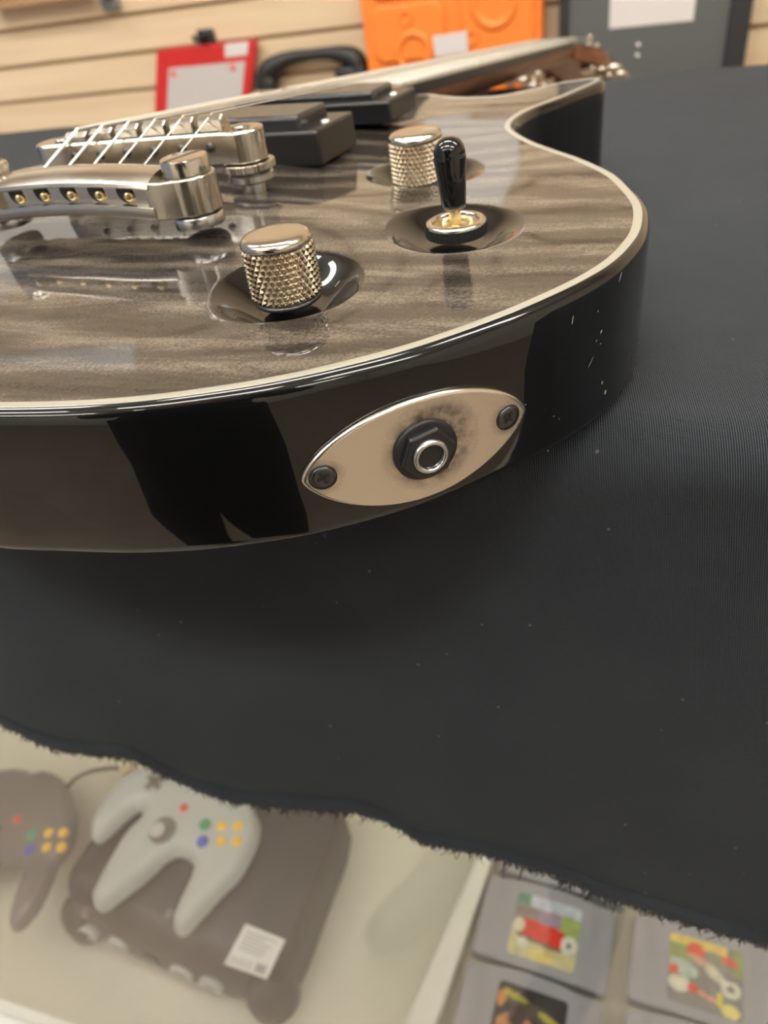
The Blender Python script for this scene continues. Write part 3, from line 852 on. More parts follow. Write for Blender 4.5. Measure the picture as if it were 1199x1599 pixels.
# console: local x along its front, y to its back, z up
CO = (-515.0, 206.0, DECK)
CO = (CO[0], CO[1], CO[2] + 0.4)
con = cthing('game_console', 'charcoal cartridge game console with a white price sticker, under the grey controller', 'game console', *CO, rot=-5)
ca, sa = math.cos(math.radians(5)), math.sin(math.radians(5))
def con_local(px, py, z):
    c, n, _ = cf(px, py, z); dx, dy = c - CO[0], n - CO[1]
    return (dx * ca - dy * sa, dx * sa + dy * ca, z - DECK)
def con_out(inset, fr=0):
    W_, D_ = 266, 190; pts_ = []
    ctl = [(W_ / 2, -6), (70, -4), (32, 0), (8, 8), (0, 34), (2, 100), (6, 160), (26, 184), (W_ / 2, 192), (W_ - 26, 184), (W_ - 6, 160), (W_ - 2, 100), (W_, 34), (W_ - 8, 8), (W_ - 32, 0), (W_ - 70, -4)]
    pts_ = spline(ctl, 6)
    if area(pts_) < 0: pts_ = pts_[::-1]
    return [(x, y + (fr if y < 60 else 0) * (1 - y / 60 if y > 0 else 1)) for x, y in offset(pts_, inset, 1)]
l = []
for ins, z, f in ((8, 4, 2), (1, 7, 0), (0, 14, 0), (0, 44, 4), (1, 56, 9), (4, 65, 14), (9, 70, 18), (18, 71.6, 20)):
    l.append([(x, y, z) for x, y in con_out(ins, f)])
MB().loft(l).build('case', M_charcoal, con, auto=25)
for x, nm in ((22, 'foot'), (244, 'foot')):
    mb = MB(); ls = []
    for q, z in ((0.8, 0), (1, 4), (1.0, 22), (0.9, 36), (0.6, 47), (0.2, 52)):
        ls.append([(x + 25 * q * math.cos(a), 12 + 25 * q * math.sin(a), z) for a in [2 * math.pi * k / 32 for k in range(32)]])
    mb.loft(ls); mb.build(nm, M_charcoal, con)
for px, py in ((130, 1473), (176, 1494), (277, 1532), (324, 1552)):
    x, _, _ = con_local(px, py, DECK + 26)
    Mx = T(x, 0.5, 27) @ R(90, 'X')
    MB().lathe([(9.5, 0), (12.5, 0), (12.5, 8), (11.8, 9), (10.2, 9), (9.5, 8), (9.5, 0)], 28, M=Mx @ Matrix.Diagonal((1, 0.85, 1, 1))).build('controller_port', M_port, con)
    MB().lathe([(0, 7), (9.6, 7)], 24, M=Mx @ Matrix.Diagonal((1, 0.85, 1, 1))).build('port_socket', M_black, con)
x, _, _ = con_local(228, 1512, DECK + 30)
Mx = T(x, -3, 30) @ R(90, 'X')
mb = MB(); mb.box(-9, 9, -7, 7, 0, 4, M=Mx); mb.build('emblem_panel', M_charcoal, con, bevel=2)
mb = MB()
for q in ((-6, -3.5, -5, 5), (3.5, 6, -5, 5)): mb.box(*q, 4, 4.8, M=Mx)
mb.add([(-5.8, 5, 4.8), (-3, 5, 4.8), (5.8, -5, 4.8), (3, -5, 4.8)], [(0, 1, 2, 3)], M=Mx)
mb.build('emblem', new_mat('green_emblem', (0.10, 0.30, 0.12), 0.4), con, smooth=False)
for px, py in ((137, 1418), (267, 1421)):
    x, y, _ = con_local(px, py, -600)
    MB().lathe([(0, 3), (4, 2.6), (5.2, 0), (5.2, -6)], 20, M=T(x, y, 70)).build('console_button', M_smoke, con)
# price sticker with its printed lines and bar code
q = [con_local(px, py, -598.2) for px, py in ((385, 1438), (447, 1463), (418, 1524), (352, 1500))]
def quad_pt(u, v, dz=0):
    a = [q[0][i] + (q[1][i] - q[0][i]) * u for i in range(3)]; b = [q[3][i] + (q[2][i] - q[3][i]) * u for i in range(3)]
    return (a[0] + (b[0] - a[0]) * v, a[1] + (b[1] - a[1]) * v, q[0][2] - 0.6 + dz)
mb = MB(); mb.loft([[quad_pt(0, 0, d), quad_pt(1, 0, d), quad_pt(1, 1, d), quad_pt(0, 1, d)] for d in (-1.0, 0)])
stk = mb.build('price_sticker', new_mat('white_sticker', (0.85, 0.84, 0.80), 0.5), con, smooth=False)
mb = MB(); random.seed(2)
for i in range(6):
    v = 0.12 + i * 0.085; mb.add([quad_pt(0.12, v, .15), quad_pt(0.12 + random.uniform(.45, .75), v, .15), quad_pt(0.12 + random.uniform(.45, .75), v + .035, .15), quad_pt(0.12, v + .035, .15)], [(0, 1, 2, 3)])
u = 0.08
while u < 0.55:
    w_ = random.uniform(0.012, 0.03); mb.add([quad_pt(u, .76, .15), quad_pt(u + w_, .76, .15), quad_pt(u + w_, .93, .15), quad_pt(u, .93, .15)], [(0, 1, 2, 3)]); u += w_ + random.uniform(0.02, 0.045)
mb.add([quad_pt(.66, .72, .15), quad_pt(.9, .72, .15), quad_pt(.9, .93, .15), quad_pt(.66, .93, .15)], [(0, 1, 2, 3)])
mb.build('printed_lines', M_ink, stk, smooth=False)

def button(name, p, r, h, mat, parent, dome=0.6):
    MB().lathe([(0, h + dome), (r * 0.6, h + dome * 0.7), (r * 0.92, h), (r, h - 0.8), (r, -3)], 24, M=T(*p)).build(name, mat, parent)

def controller(name, label, outl, zf, btn, mats, origin, top_h=15, grip=None):
    c0, n0, z0 = origin
    t = cthing(name, label, 'game controller', c0, n0, z0)
    def pt(px, py, dz=0):
        z = z0
        for _ in range(6):
            c, n, _z = cf(px, py, z + dz); z = zf(c, n)
        return (c - c0, n - n0, z - z0 + dz)
    o = [pt(*p)[:2] for p in outl]
    hz = lambda x, y: zf(x + c0, y + n0) - z0
    mb = MB(); puff_mesh(mb, o, hz, top_h, 15.0, 0.45); mb.build('shell', mats[0], t)
    H_ = top_h - 0.6
    for kind, px, py, r in btn:
        p = pt(px, py, top_h)
        p = (p[0], p[1], hz(p[0], p[1]) + H_)
        if kind == 'stick':
            MB().lathe([(r * 1.75, -1), (r * 1.75, 0.9), (r * 1.5, 1.3), (r * 1.35, 0.9), (0, 0.8)], 32, M=T(p[0], p[1], p[2] + 1.2)).build('stick_gate', mats[1], t)
            p = pt(px - 9, py - 3, top_h + 9); p = (p[0], p[1], hz(p[0], p[1]) + H_)
            MB().lathe([(0, 10.6), (r * 0.7, 10.2), (r, 9.6), (r, 8), (r * 0.5, 7), (r * 0.45, 0), (0, 0)], 28, M=T(*p)).build('thumb_stick', mats[2], t)
        elif kind == 'dpad':
            mb = MB(); Mx = T(*p) @ R(-30, 'Z'); mb.box(-r, r, -r * .33, r * .33, -2, 3, M=Mx).box(-r * .33, r * .33, -r, r, -2, 3, M=Mx); mb.build('direction_pad', mats[1], t, bevel=1)
        else:
            button(kind, p, r, 2.4, {'start_button': M_rbt, 'green_button': M_grn, 'blue_button': M_blu, 'yellow_button': M_yel}[kind], t)
    return t, pt
GO = [(220,1204),(202,1215),(177,1240),(157,1270),(146,1295),(148,1310),(158,1315),(168,1309),(190,1289),(214,1268),(225,1266),(226,1277),(202,1302),(177,1342),(157,1380),
  (149,1402),(154,1416),(165,1421),(178,1414),(210,1390),(240,1365),(265,1343),(282,1336),(298,1341),(306,1354),(299,1376),(285,1405),(274,1435),(276,1451),(287,1459),(300,1452),
  (322,1428),(352,1395),(377,1370),(392,1345),(405,1315),(408,1290),(402,1270),(392,1254),(365,1237),(325,1225),(290,1220),(258,1208),(238,1200)]
controller('game_controller', 'light grey three-pronged game controller lying on top of the charcoal console', GO, lambda c, n: -591.5,
  [('start_button', 289, 1259, 4.6), ('green_button', 322, 1285, 6.2), ('blue_button', 318, 1311, 6.2), ('yellow_button', 348, 1287, 5.2), ('yellow_button', 373, 1287, 5.2),
   ('yellow_button', 347, 1311, 5.2), ('yellow_button', 371, 1311, 5.2), ('stick', 256, 1294, 8.0), ('dpad', 243, 1219, 11)], (M_gpl, new_mat('dark_grey_plastic', (0.20, 0.19, 0.17), 0.5), M_port), (-400, 270, -598), 17)
DO = [(-70,1245),(-30,1215),(15,1203),(45,1203),(62,1208),(80,1205),(104,1218),(120,1248),(126,1280),(121,1312),(108,1335),(96,1350),(88,1372),(66,1418),(42,1446),(28,1452),(20,1444),(24,1418),(38,1372),(40,1352),
  (20,1348),(0,1352),(-22,1372),(-45,1392),(-62,1394),(-66,1380),(-58,1350),(-66,1310),(-90,1330),(-110,1320),(-100,1280)]
zfd = lambda c, n: -606 - min(50.0, max(0.0, (-520 - c)) * 0.28)
dk, dpt = controller('game_controller', 'smoky dark game controller leaning against the left side of the console', DO, zfd,
  [('start_button', 30, 1277, 4.6), ('green_button', 53, 1300, 6.2), ('blue_button', 50, 1324, 6.2), ('yellow_button', 79, 1298, 5.2), ('yellow_button', 101, 1297, 5.2),
   ('yellow_button', 76, 1320, 5.2), ('yellow_button', 98, 1319, 5.2), ('stick', -12, 1305, 8.0)], (M_smoke, M_charcoal, M_smoke), (-560, 270, -640), 17)
# its cable with the cream plug
mb = MB(); rel = lambda p: (p[0] + 560, p[1] - 270, p[2] + 640)
cpts = [rel(cf(px, py, z)) for px, py, z in ((108, 1226, -612), (122, 1212, -620), (145, 1202, -640), (175, 1197, -650), (195, 1198, -650), (215, 1190, -655), (235, 1165, -660))]
mb.tube(spline(cpts, 6, closed=False), 2.4, 8)
cab = mb.build('cable', M_cable, dk)
a = rel(cf(190, 1203, -645)); b = rel(cf(211, 1190, -645))
mb = MB(); mb.tube([a, tuple((a[i] + b[i]) / 2 for i in range(3)), b], [5.5, 6.5, 5], 12); mb.build('plug', M_plug, cab)

# tray with the cartridges
TZ = -641.0
tray = cthing('cartridge_tray', 'cream tray holding rows of grey game cartridges', 'tray', 0, 250, DECK)
rim_px = [(630, 1599), (740, 1345), (765, 1350), (680, 1599)]
def ext(p, q, k): return (p[0] + (q[0] - p[0]) * k, p[1] + (q[1] - p[1]) * k)
rp = [cf(px, py, -620)[:2] for px, py in rim_px]
r0, r1 = ext(rp[1], rp[0], 1.45), ext(rp[0], rp[1], 1.6); r2, r3 = ext(rp[3], rp[2], 1.6), ext(rp[2], rp[3], 1.45)
rl = [(x, y - 250) for x, y in (r0, r1, r2, r3)]
MB().loft([[(x, y, z) for x, y in rl] for z in (0.2, 52)]).build('tray_rim', M_tray, tray, bevel=2, smooth=False)
g0, g1 = (rl[3][0] + 0.3, rl[3][1]), (rl[2][0] + 0.3, rl[2][1])
MB().loft([[(x, y, z) for x, y in (g0, g1, (460, g1[1]), (460, g0[1]))] for z in (0.2, TZ - DECK)]).build('tray_base', new_mat('beige_tray', (0.50, 0.46, 0.36), 0.5), tray, smooth=False)

def cart_mesh():
    out = [(-60, 2), (-58, 0), (58, 0), (60, 2), (60, 66), (57, 70)]
    out += [(57 - 114 * k / 16, 70 + 6.5 * math.sin(math.pi * k / 16) ** 0.8) for k in range(1, 16)] + [(-57, 70), (-60, 66)]
    return out
def paint_label(kind):
    def blob(u, v, cx, cy, rx, ry, a=0):
        x, y = u - cx, v - cy; c, s_ = math.cos(a), math.sin(a); x, y = x * c + y * s_, -x * s_ + y * c
        return max(0.0, 1 - ((x / rx) ** 2 + (y / ry) ** 2)) > 0
    def f(u, v):     # u right, v up
        nz_ = noise.noise(Vector((u * 9, v * 9, kind * 7))) * 0.25
        if kind == 0:
            c = (0.62, 0.58, 0.30)
            if v > 0.45: c = (0.35, 0.45, 0.14) if u > 0.7 else (0.30, 0.24, 0.22)
            if v > 0.55 and 0.35 < u < 0.72: c = (0.38, 0.28, 0.38)
            if v > 0.82: c = (0.55, 0.60, 0.68) if u > 0.2 else (0.16, 0.30, 0.22)
            if blob(u, v, 0.5, 0.31, 0.42, 0.06, -0.06): c = (0.22, 0.14, 0.10)
            if 0.16 < u < 0.80 and 0.36 < v + 0.1 * u < 0.64: c = (0.75, 0.05, 0.03)
            if blob(u, v, 0.87, 0.38, 0.12, 0.14): c = (0.75, 0.74, 0.68)
            if blob(u, v, 0.88, 0.38, 0.04, 0.05): c = (0.15, 0.2, 0.12)
            if blob(u, v, 0.10, 0.48, 0.09, 0.10): c = (0.74, 0.72, 0.5)
            if blob(u, v, 0.2, 0.22, 0.1, 0.08): c = (0.75, 0.75, 0.62)
            if blob(u, v, 0.5, 0.1, 0.2, 0.09): c = (0.80, 0.66, 0.22)
        elif kind == 1:
            c = (0.26, 0.25, 0.23)
            if v > 0.62: c = (0.30, 0.36, 0.12) if u < 0.3 or u > 0.85 else (0.30, 0.30, 0.22)
            if v > 0.86 and u < 0.8: c = (0.80, 0.60, 0.16)
            if blob(u, v, 0.36, 0.82, 0.12, 0.12): c = (0.80, 0.10, 0.05)
            if blob(u, v, 0.82, 0.80, 0.13, 0.06, -0.4): c = (0.80, 0.12, 0.06)
            if blob(u, v, 0.45, 0.68, 0.22, 0.06, -0.3): c = (0.68, 0.40, 0.28)
            if blob(u, v, 0.62, 0.56, 0.16, 0.08, -0.6): c = (0.70, 0.68, 0.5)
            if blob(u, v, 0.2, 0.52, 0.2, 0.12, -0.3): c = (0.50, 0.60, 0.52)
            if blob(u, v, 0.08, 0.46, 0.07, 0.07): c = (0.75, 0.10, 0.06)
            if blob(u, v, 0.16, 0.28, 0.15, 0.12): c = (0.75, 0.72, 0.56)
            if blob(u, v, 0.84, 0.40, 0.13, 0.12): c = (0.76, 0.75, 0.62)
            if blob(u, v, 0.84, 0.41, 0.05, 0.05): c = (0.20, 0.22, 0.18)
            if blob(u, v, 0.50, 0.22, 0.24, 0.035, -0.25): c = (0.78, 0.35, 0.22)
            if blob(u, v, 0.34, 0.27, 0.07, 0.08): c = (0.75, 0.08, 0.05)
            if blob(u, v, 0.70, 0.22, 0.05, 0.10): c = (0.85, 0.72, 0.12)
            if blob(u, v, 0.84, 0.10, 0.13, 0.09): c = (0.85, 0.76, 0.25)
        elif kind == 2:
            c = (0.030, 0.025, 0.025)
            if v < 0.95 and blob(u, v, 0.5, 0.72, 0.46, 0.10, -0.25): c = (0.10, 0.08, 0.05)
            if blob(u, v, 0.25, 0.84, 0.2, 0.05, -0.2) or blob(u, v, 0.78, 0.66, 0.18, 0.05, -0.35): c = (0.48, 0.46, 0.05)
            if blob(u, v, 0.07, 0.76, 0.06, 0.12): c = (0.72, 0.30, 0.08)
            if blob(u, v, 0.33, 0.38, 0.28, 0.24): c = (0.62, 0.25, 0.09)
            if blob(u, v, 0.33, 0.58, 0.13, 0.14): c = (0.10, 0.06, 0.05)
            if blob(u, v, 0.2, 0.18, 0.22, 0.12): c = (0.05, 0.04, 0.04)
        else:
            c = (0.50, 0.16, 0.07) if v > 0.5 or u < 0.35 else (0.62, 0.34, 0.20)
            if v < 0.4: c = (0.24, 0.20, 0.18)
        return tuple(max(0, q_ * (1 + nz_)) for q_ in c)
    return f
label_mat = new_mat('label_print', (1, 1, 1), 0.35)
at_ = nd(label_mat, 'ShaderNodeVertexColor', layer_name='print'); ln(label_mat, at_, 'Color', bsdf(label_mat), 'Base Color')
co_ = cart_mesh()
proto_body = None
def cartridge(label, c, n, kind):
    global proto_body
    t = cthing('game_cartridge', label, 'game cartridge', c, n, TZ + 0.3, 'grey game cartridges laid out in the tray', rot=-4)
    if proto_body is None:
        proto_body = MB().loft([[(x, y, z) for x, y in co_] for z in (0, 18.5)]).build('shell', M_cartp, t, bevel=2.0, auto=30, seg=3)
        ridges = []
        for sx in (-1, 1):
            for x in (40, 44):
                rb = MB().box(min(sx * x, sx * (x + 1.6)), max(sx * x, sx * (x + 1.6)), 4, 70, 18.2, 19.1).build('grip_ridge', M_cartp, proto_body, bevel=0.4)
                ridges.append(rb)
        proto_body['_r'] = 1
        cartridge.ridges = ridges
    else:
        b = proto_body.copy(); scene.collection.objects.link(b); b.parent = t
        for r_ in cartridge.ridges:
            r2 = r_.copy(); scene.collection.objects.link(r2); r2.parent = b
    G = 40; f = paint_label(kind); vs = []; cols = []
    for j in range(G + 1):
        for i in range(G + 1):
            u, v = i / G, j / G
            # rounded label corners
            x = (u - 0.5) * 60; y = (v - 0.5) * 56; k = 4.0
            ax, ay = max(0, abs(x) - (30 - k)), max(0, abs(y) - (28 - k)); d = math.hypot(ax, ay)
            if d > k: x -= math.copysign(ax * (1 - k / d), x); y -= math.copysign(ay * (1 - k / d), y)
            vs.append((x + 1, y + 36, 18.62)); cols.append(f(u, v))
    fs = [(j * (G + 1) + i, j * (G + 1) + i + 1, (j + 1) * (G + 1) + i + 1, (j + 1) * (G + 1) + i) for j in range(G) for i in range(G)]
    lb = MB().add(vs, fs).build('label', label_mat, t, smooth=False)
    ca_ = lb.data.color_attributes.new('print', 'FLOAT_COLOR', 'POINT')
    for i, c_ in enumerate(cols): ca_.data[i].color = (*c_, 1)
    return t
X1, X2 = -31.0, 106.0
tilt = math.tan(math.radians(4))
def cc(col, row): return (X1 + 137 * col + tilt * 79 * (row), 262 - 137 * col * 0.035 + 79 * row - 2)
for col, row, kind, lab in ((0, 0, 0, 'grey game cartridge whose label shows a red barrel shape on yellow ground'),
                            (1, 0, 1, 'grey game cartridge whose label mixes red and yellow shapes on green and grey'),
                            (0, -1, 2, 'grey game cartridge whose black label has an orange figure shape, at the photo bottom'),
                            (1, -1, 3, 'grey game cartridge with only the orange top of its label in the photo'),
                            (0, 1, 3, 'grey game cartridge mostly hidden by the cloth hem, behind the red barrel label one'),
                            (1, 1, 1, 'grey game cartridge mostly hidden by the cloth hem, second in the back row')):
    c_, n_ = cc(col, row); c_ += 7 if row > 0 and col == 0 else 0; cartridge(lab, c_, n_, kind)

# ---------------------------------------------------------------- things hanging on the slat wall (counter frame)
def wthing(name, label, cat, c, z, off, group=None): return thing(name, label, cat, cpos(c, WALL_D - off, z), -CROT, group)
def poly_part(name, pts_, y0, y1, mat, parent, bevel=1.0, auto=30):
    return MB().loft([[(x, y, z) for x, z in pts_] for y in (y0, y1)]).build(name, mat, parent, bevel=bevel, auto=auto)
# red package
t = wthing('red_package', 'red hanging package with a white printed sheet and a small sticker', 'package', -980, -120, 12)
Q = lambda c, z: (c + 980, z + 120)
pk = [Q(-1101, -55), Q(-842, -55), Q(-925, -255), Q(-1184, -255)]
poly_part('backing_card', pk, 0, -14, M_red, t, 2)
poly_part('printed_sheet', [Q(-1081, -92), Q(-880, -94), Q(-937, -235), Q(-1141, -235)], -14.2, -15, M_paper, t, 0.2)
poly_part('price_sticker', [Q(-922, -57), Q(-862, -57), Q(-872, -83), Q(-929, -83)], -14.2, -15.2, M_white, t, 0.2)
for c_ in (-1072, -915): MB().lathe([(0, 0.6), (7, 0.5), (7, 0)], 20, M=T(c_ + 980, -15, 120 - 104) @ R(90, 'X')).build('red_dot', M_redink, t)
# black hook the package hangs from
t = wthing('display_hook', 'black display hook above the red package', 'hook', -976, -42, 0)
MB().box(-22, 22, -10, 0, -22, 16).build('hook_plate', M_black, t, bevel=5)
mb = MB(); mb.tube([(0, -8, 0), (0, -60, 2), (0, -64, 10)], 5, 10); mb.build('hook_arm', M_black, t)
t = wthing('display_hook', 'grey display hook at the top left of the slat wall', 'hook', -1200, 44, 0)
MB().box(-24, 24, -10, 0, -14, 14).build('hook_plate', new_mat('grey_hook', (0.25, 0.24, 0.23), 0.4, 0.3), t, bevel=5)
mb = MB(); mb.box(-20, 20, -60, -8, 20, 50); mb.build('hook_tag', M_casedark, t, bevel=3)
t = wthing('wooden_box', 'brown wooden box on the slat wall at the top left corner', 'box', -1400, 62, 0)
MB().box(-120, 160, -40, -1, 4, 90).build('box_body', new_mat('brown_wood', (0.30, 0.17, 0.08), 0.5), t, bevel=4)
MB().box(-126, 166, -46, -40, 2, 16).build('box_edge', new_mat('brown_wood_edge', (0.38, 0.23, 0.12), 0.5), t, bevel=2)
# black hand tool: curved grip between two thick ends
t = wthing('hand_tool', 'black plastic hand tool with a curved handle beside the red package', 'tool', -720, -120, 25)
path = [(-128, -34), (-112, -2), (-86, 12), (-48, 22), (0, 24), (45, 23), (80, 16), (104, 4), (114, -30)]
rad = [22, 22, 19, 14, 12, 13, 19, 22, 22]
pp = spline([(x, 0, z, r) for (x, z), r in zip(path, rad)], 6, closed=False)
mb = MB(); mb.tube([(x, y, z) for x, y, z, r in pp], [r for *_, r in pp], 16); mb.build('curved_handle', M_black, t)
MB().box(-140, -92, -22, 14, -100, -8).build('tool_body', M_black_plastic, t, bevel=8)
MB().box(56, 128, -22, 14, -100, -4).build('tool_end', M_black_plastic, t, bevel=8)
MB().box(-140, 128, -18, 10, -120, -92).build('tool_base', M_black, t, bevel=6)
# orange moulded case
t = wthing('plastic_case', 'orange moulded plastic case with a white price label', 'case', -390, -60, 8)
Q = lambda c, z: (c + 390, z + 60)
def rr(x0, x1, z0, z1, r, n=6):
    o = []
    for cx_q, cz_q, a0 in ((x1 - r, z1 - r, 0), (x0 + r, z1 - r, 90), (x0 + r, z0 + r, 180), (x1 - r, z0 + r, 270)):
        o += [(cx_q + r * math.cos(math.radians(a0 + 90 * k / n)), cz_q + r * math.sin(math.radians(a0 + 90 * k / n))) for k in range(n + 1)]
    return o
poly_part('case_shell', rr(-187, 183, -200, 210, 26), 0, -60, M_orange, t, 6)
for x0, x1, z0, z1 in ((-165, -12, -60, 40), (-165, -12, 52, 190), (22, 168, -170, 190)):
    poly_part('moulded_panel', rr(x0, x1, z0, z1, 24), -60, -68, M_orange, t, 4)
for x, z, r in ((-90, 16, 12), (44, -30, 12), (-20, -38, 10), (90, 24, 40), (-80, -46, 34)):
    MB().lathe([(r * 0.75, -2), (r * 0.8, 3), (r, 4.5), (r * 1.15, 3), (r * 1.2, -2)], 32, M=T(x, -68, z) @ R(90, 'X')).build('moulded_ring', M_orange, t)
poly_part('price_label', [(-36, -20), (36, -18), (36, -54), (-34, -58)], -72.5, -74, M_white, t, 0.3)
for x in (120, 152):
    MB().lathe([(0, 12), (9, 9), (12, 0), (9, -9), (0, -12)], 20, M=T(x, -74, -112)).build('chrome_latch', M_steel, t)
# tall grey case
t = wthing('equipment_case', 'tall grey equipment case with dark edges and a white paper taped on', 'case', 0, -200, 8)
MB().box(-172, 168, -52, 0, -60, 560).build('case_panel', M_casegrey, t, bevel=4)
for x0, x1 in ((-176, -158), (134, 172)): MB().box(x0, x1, -60, 2, -62, 562).build('case_edge', M_casedark, t, bevel=5)
poly_part('taped_paper', [(-80, 97), (72, 96), (74, 290), (-84, 290)], -52.5, -54, M_white, t, 0.2)
for z in (64, 46): MB().lathe([(0, 2), (4, 1.5), (5, 0)], 16, M=T(-24, -53, z) @ R(90, 'X')).build('case_rivet', M_steel, t)
M_reflector = new_mat('white_reflector_board', (0.92, 0.92, 0.92), 0.5)
# white boards added above the view to give the guitar top bright reflections
for c0_, c1_, z0_, z1_, lab in ((-450, -265, 345, 520, 'white card sign added out of view above the orange case'), (-2150, -1500, 700, 1000, 'large white board added high on the left of the slat wall for its reflection')):
    t = wthing('wall_reflector', lab, 'reflector', (c0_ + c1_) / 2, z0_, 1)
    w_ = (c1_ - c0_) / 2; MB().box(-w_, w_, -6, 0, 0, z1_ - z0_).build('reflector_board', M_reflector, t, bevel=1)
    MB().box(-w_ - 4, w_ + 4, -8, 0, z1_ - z0_, z1_ - z0_ + 8).build('reflector_rail', M_frame, t, bevel=1)

# ---------------------------------------------------------------- the person standing at the counter, seen only mirrored in the guitar's side
M_skin = new_mat('skin', (0.50, 0.30, 0.21), 0.5)
M_jacket = new_mat('black_jacket', (0.006, 0.006, 0.007), 0.85, 0, 0.2)
M_trouser = new_mat('black_trousers', (0.005, 0.005, 0.006), 0.85, 0, 0.2)
M_shoe = new_mat('black_shoes', (0.01, 0.01, 0.01), 0.4)
M_hair = new_mat('dark_hair', (0.02, 0.013, 0.01), 0.6)
per = thing('person', 'person in black jacket and trousers standing before the counter with both hands raised', 'person', (-208, -262, -1000), 6)
bmp = bmesh.new(); rad_l = []; idx = {}
def pv(k, x, y, z, rx, ry=None, par=None):
    v = bmp.verts.new((x * S, y * S, z * S)); idx[k] = v; rad_l.append((rx * S, (ry or rx) * S))
    if par: bmp.edges.new((idx[par], v))
pv('pelvis', 0, 0, 930, 150, 105)
pv('waist', 0, 0, 1050, 135, 100, 'pelvis'); pv('ribs', 0, -5, 1190, 150, 108, 'waist'); pv('chest', 0, -8, 1310, 150, 105, 'ribs')
pv('neck0', 0, -5, 1400, 62, 62, 'chest'); pv('neck1', 0, 8, 1450, 52, 54, 'neck0')
for sx, n_ in ((-1, 'l'), (1, 'r')):
    pv('hip' + n_, sx * 95, 0, 850, 92, 96, 'pelvis'); pv('thigh' + n_, sx * 100, 4, 680, 88, 100, 'hip' + n_); pv('knee' + n_, sx * 108, 8, 480, 72, 76, 'thigh' + n_)
    pv('calf' + n_, sx * 110, -12, 330, 62, 64, 'knee' + n_); pv('ankle' + n_, sx * 112, -12, 95, 44, 48, 'calf' + n_); pv('heel' + n_, sx * 113, 10, 48, 44, 44, 'ankle' + n_)
    pv('toe' + n_, sx * 120, 130, 38, 42, 34, 'heel' + n_); pv('tip' + n_, sx * 123, 180, 30, 32, 24, 'toe' + n_)
    pv('sh' + n_, sx * 175, -8, 1345, 62, 62, 'chest'); pv('el' + n_, sx * 232, -10, 1095, 46, 46, 'sh' + n_); pv('wr' + n_, sx * 120, 140, 1210, 30, 27, 'el' + n_)
    pv('pm' + n_, sx * 82, 172, 1240, 16, 34, 'wr' + n_)
    for j, (oz, L_) in enumerate(((28, 72), (9, 80), (-10, 74), (-27, 58))):
        pv(f'f{j}a' + n_, sx * 58, 184, 1246 + oz, 9.5, 9.5, 'pm' + n_); pv(f'f{j}b' + n_, sx * (58 - L_ * .3), 196 + L_ * .05, 1250 + oz, 8.5, 8.5, f'f{j}a' + n_); pv(f'f{j}c' + n_, sx * (60 - L_ * .5), 168, 1252 + oz, 7.5, 7.5, f'f{j}b' + n_)
    pv('ta' + n_, sx * 90, 160, 1280, 11, 11, 'pm' + n_); pv('tb' + n_, sx * 74, 150, 1308, 9.5, 9.5, 'ta' + n_); pv('tc' + n_, sx * 58, 146, 1324, 8.5, 8.5, 'tb' + n_)
pv('head0', 0, 20, 1510, 66, 76, 'neck1'); pv('head1', 0, 12, 1585, 74, 90, 'head0'); pv('head2', 0, 8, 1650, 58, 70, 'head1')
bmp.verts.ensure_lookup_table()
me = bpy.data.meshes.new('skeleton'); bmp.to_mesh(me); bmp.free()
tmp = bpy.data.objects.new('skeleton', me); scene.collection.objects.link(tmp)
sk = tmp.modifiers.new('skin', 'SKIN')
for i, r_ in enumerate(rad_l):
    me.skin_vertices[0].data[i].radius = r_; me.skin_vertices[0].data[i].use_root = (i == 0)
su = tmp.modifiers.new('sub', 'SUBSURF'); su.levels = 2; su.render_levels = 2
dg = bpy.context.evaluated_depsgraph_get(); dg.update()
bm_ = bpy.data.meshes.new_from_object(tmp.evaluated_get(dg)); bpy.data.objects.remove(tmp)
bm_.materials.clear()
for m_ in (M_skin, M_jacket, M_trouser, M_shoe): bm_.materials.append(m_)
for p_ in bm_.polygons:
    c_ = p_.center / S; p_.use_smooth = True
    arm = False; hand = c_.y > 128 and 1150 < c_.z < 1400
    if c_.z < 95: p_.material_index = 3
    elif c_.z > 1432 or hand: p_.material_index = 0
    elif c_.z > 860 or arm: p_.material_index = 1
    else: p_.material_index = 2
bd = bpy.data.objects.new('figure', bm_); scene.collection.objects.link(bd); bd.parent = per
MB().lathe([(0, 9), (8, 6), (11, 0), (9, -8), (0, -12)], 16, M=T(0, 98, 1562) @ R(-90, 'X') @ Matrix.Diagonal((1, 2.0, 1.4, 1))).build('nose', M_skin, per)
for sx in (-1, 1):
    MB().lathe([(0, 5), (9, 3), (12, 0), (9, -3), (0, -5)], 20, M=T(sx * 29, 86, 1584) @ R(-90, 'X')).build('eye', M_frame, per)
    MB().lathe([(0, 3), (5, 1.5), (5.5, 0)], 16, M=T(sx * 29, 90, 1584) @ R(-90, 'X')).build('iris', M_black, per)
    MB().lathe([(0, 6), (14, 4), (18, 0), (14, -4), (0, -6)], 20, M=T(sx * 74, 10, 1572) @ R(90, 'Y') @ Matrix.Diagonal((1.6, 1, 1, 1))).build('ear', M_skin, per)
MB().lathe([(0, 3), (10, 2), (14, 0), (10, -2), (0, -3)], 20, M=T(0, 92, 1525) @ R(-90, 'X') @ Matrix.Diagonal((1.6, 0.5, 1, 1))).build('mouth', new_mat('lips', (0.42, 0.16, 0.13), 0.5), per)
mb = MB(); ls = []
for i in range(9):
    a_ = math.pi / 2 * i / 8; ls.append([(84 * math.cos(a_) * math.cos(t), -8 + 100 * math.cos(a_) * math.sin(t), 1592 + (14 if math.sin(t) > 0.3 else -18 * (1 - i / 8)) * (1 - i / 8) + 98 * math.sin(a_)) for t in [2 * math.pi * k / 32 for k in range(32)]])
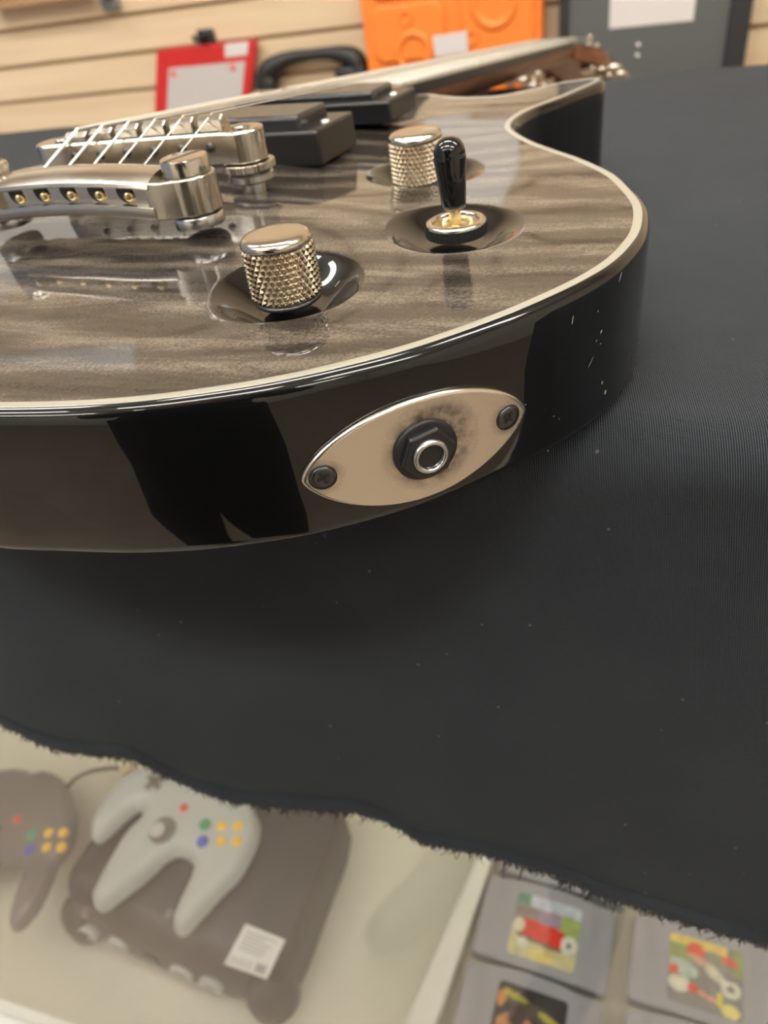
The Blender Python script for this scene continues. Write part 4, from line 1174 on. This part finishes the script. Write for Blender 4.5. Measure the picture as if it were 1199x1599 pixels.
mb.loft(ls, False, True); mb.build('hair', M_hair, per)

ls = []
for z, rx, ry, cy_ in ((1000, 158, 122, 0), (930, 165, 128, 2), (850, 168, 130, 4), (790, 168, 130, 6)):
    ls.append([(rx * math.cos(t), cy_ + ry * math.sin(t), z - (0 if abs(t - math.pi / 2) > 0.3 else 0)) for t in [2 * math.pi * k / 48 for k in range(48)]])
sk_ = MB().loft(ls, False, False).build('jacket_skirt', M_jacket, per)
so_2 = sk_.modifiers.new('thick', 'SOLIDIFY'); so_2.thickness = 0.004

# small chips and a dent in the lacquer of the lower bout
mb = MB(); random.seed(9)
for px, py, L_, wd, a_ in ((968, 432, 3.0, 0.5, 60), (958, 448, 2.2, 0.5, 30), (946, 458, 0.8, 0.3, 0), (891, 500, 2.8, 0.35, 80), (936, 518, 1.3, 0.6, 60), (929, 532, 0.8, 0.3, 20), (938, 536, 0.7, 0.3, 0),
                           (922, 566, 4.0, 0.22, 50), (944, 612, 1.6, 1.0, 80), (942, 598, 1.0, 0.8, 80), (866, 650, 0.7, 0.3, 0), (872, 654, 0.6, 0.3, 0), (822, 632, 0.5, 0.3, 0), (857, 704, 0.6, 0.3, 0), (936, 486, 0.7, 0.4, 40)):
    # meet the side: step along the view ray until it reaches the outline
    best = None
    for k_ in range(0, 170):
        z = 43 - k_ * 0.25; x, y, _ = gl(px, py, z)
        i_ = min(range(NO), key=lambda i: (OUT[i][0] - x) ** 2 + (OUT[i][1] - y) ** 2); d_ = math.dist(OUT[i_], (x, y))
        if best is None or d_ < best[0]: best = (d_, i_, z)
    _, i_, z = best; a, b = OUT[(i_ - 2) % NO], OUT[(i_ + 2) % NO]; l_ = math.dist(a, b); tx, ty = (b[0] - a[0]) / l_, (b[1] - a[1]) / l_
    ca_2, sa_2 = math.cos(math.radians(a_)), math.sin(math.radians(a_)); vs_ = []
    for q in range(8):
        t = 2 * math.pi * q / 8; u = L_ / 2 * math.cos(t) * random.uniform(0.7, 1.1); v = wd / 2 * math.sin(t) * random.uniform(0.7, 1.2)
        s1, h1 = u * ca_2 - v * sa_2, u * sa_2 + v * ca_2
        vs_.append((OUT[i_][0] + tx * s1 + ty * 0.06, OUT[i_][1] + ty * s1 - tx * 0.06, z - 0.4 + h1))
    mb.add(vs_, [tuple(range(8))])
mb.build('lacquer_chips', new_mat('chipped_lacquer', (0.42, 0.40, 0.36), 0.6), gtr, smooth=False)
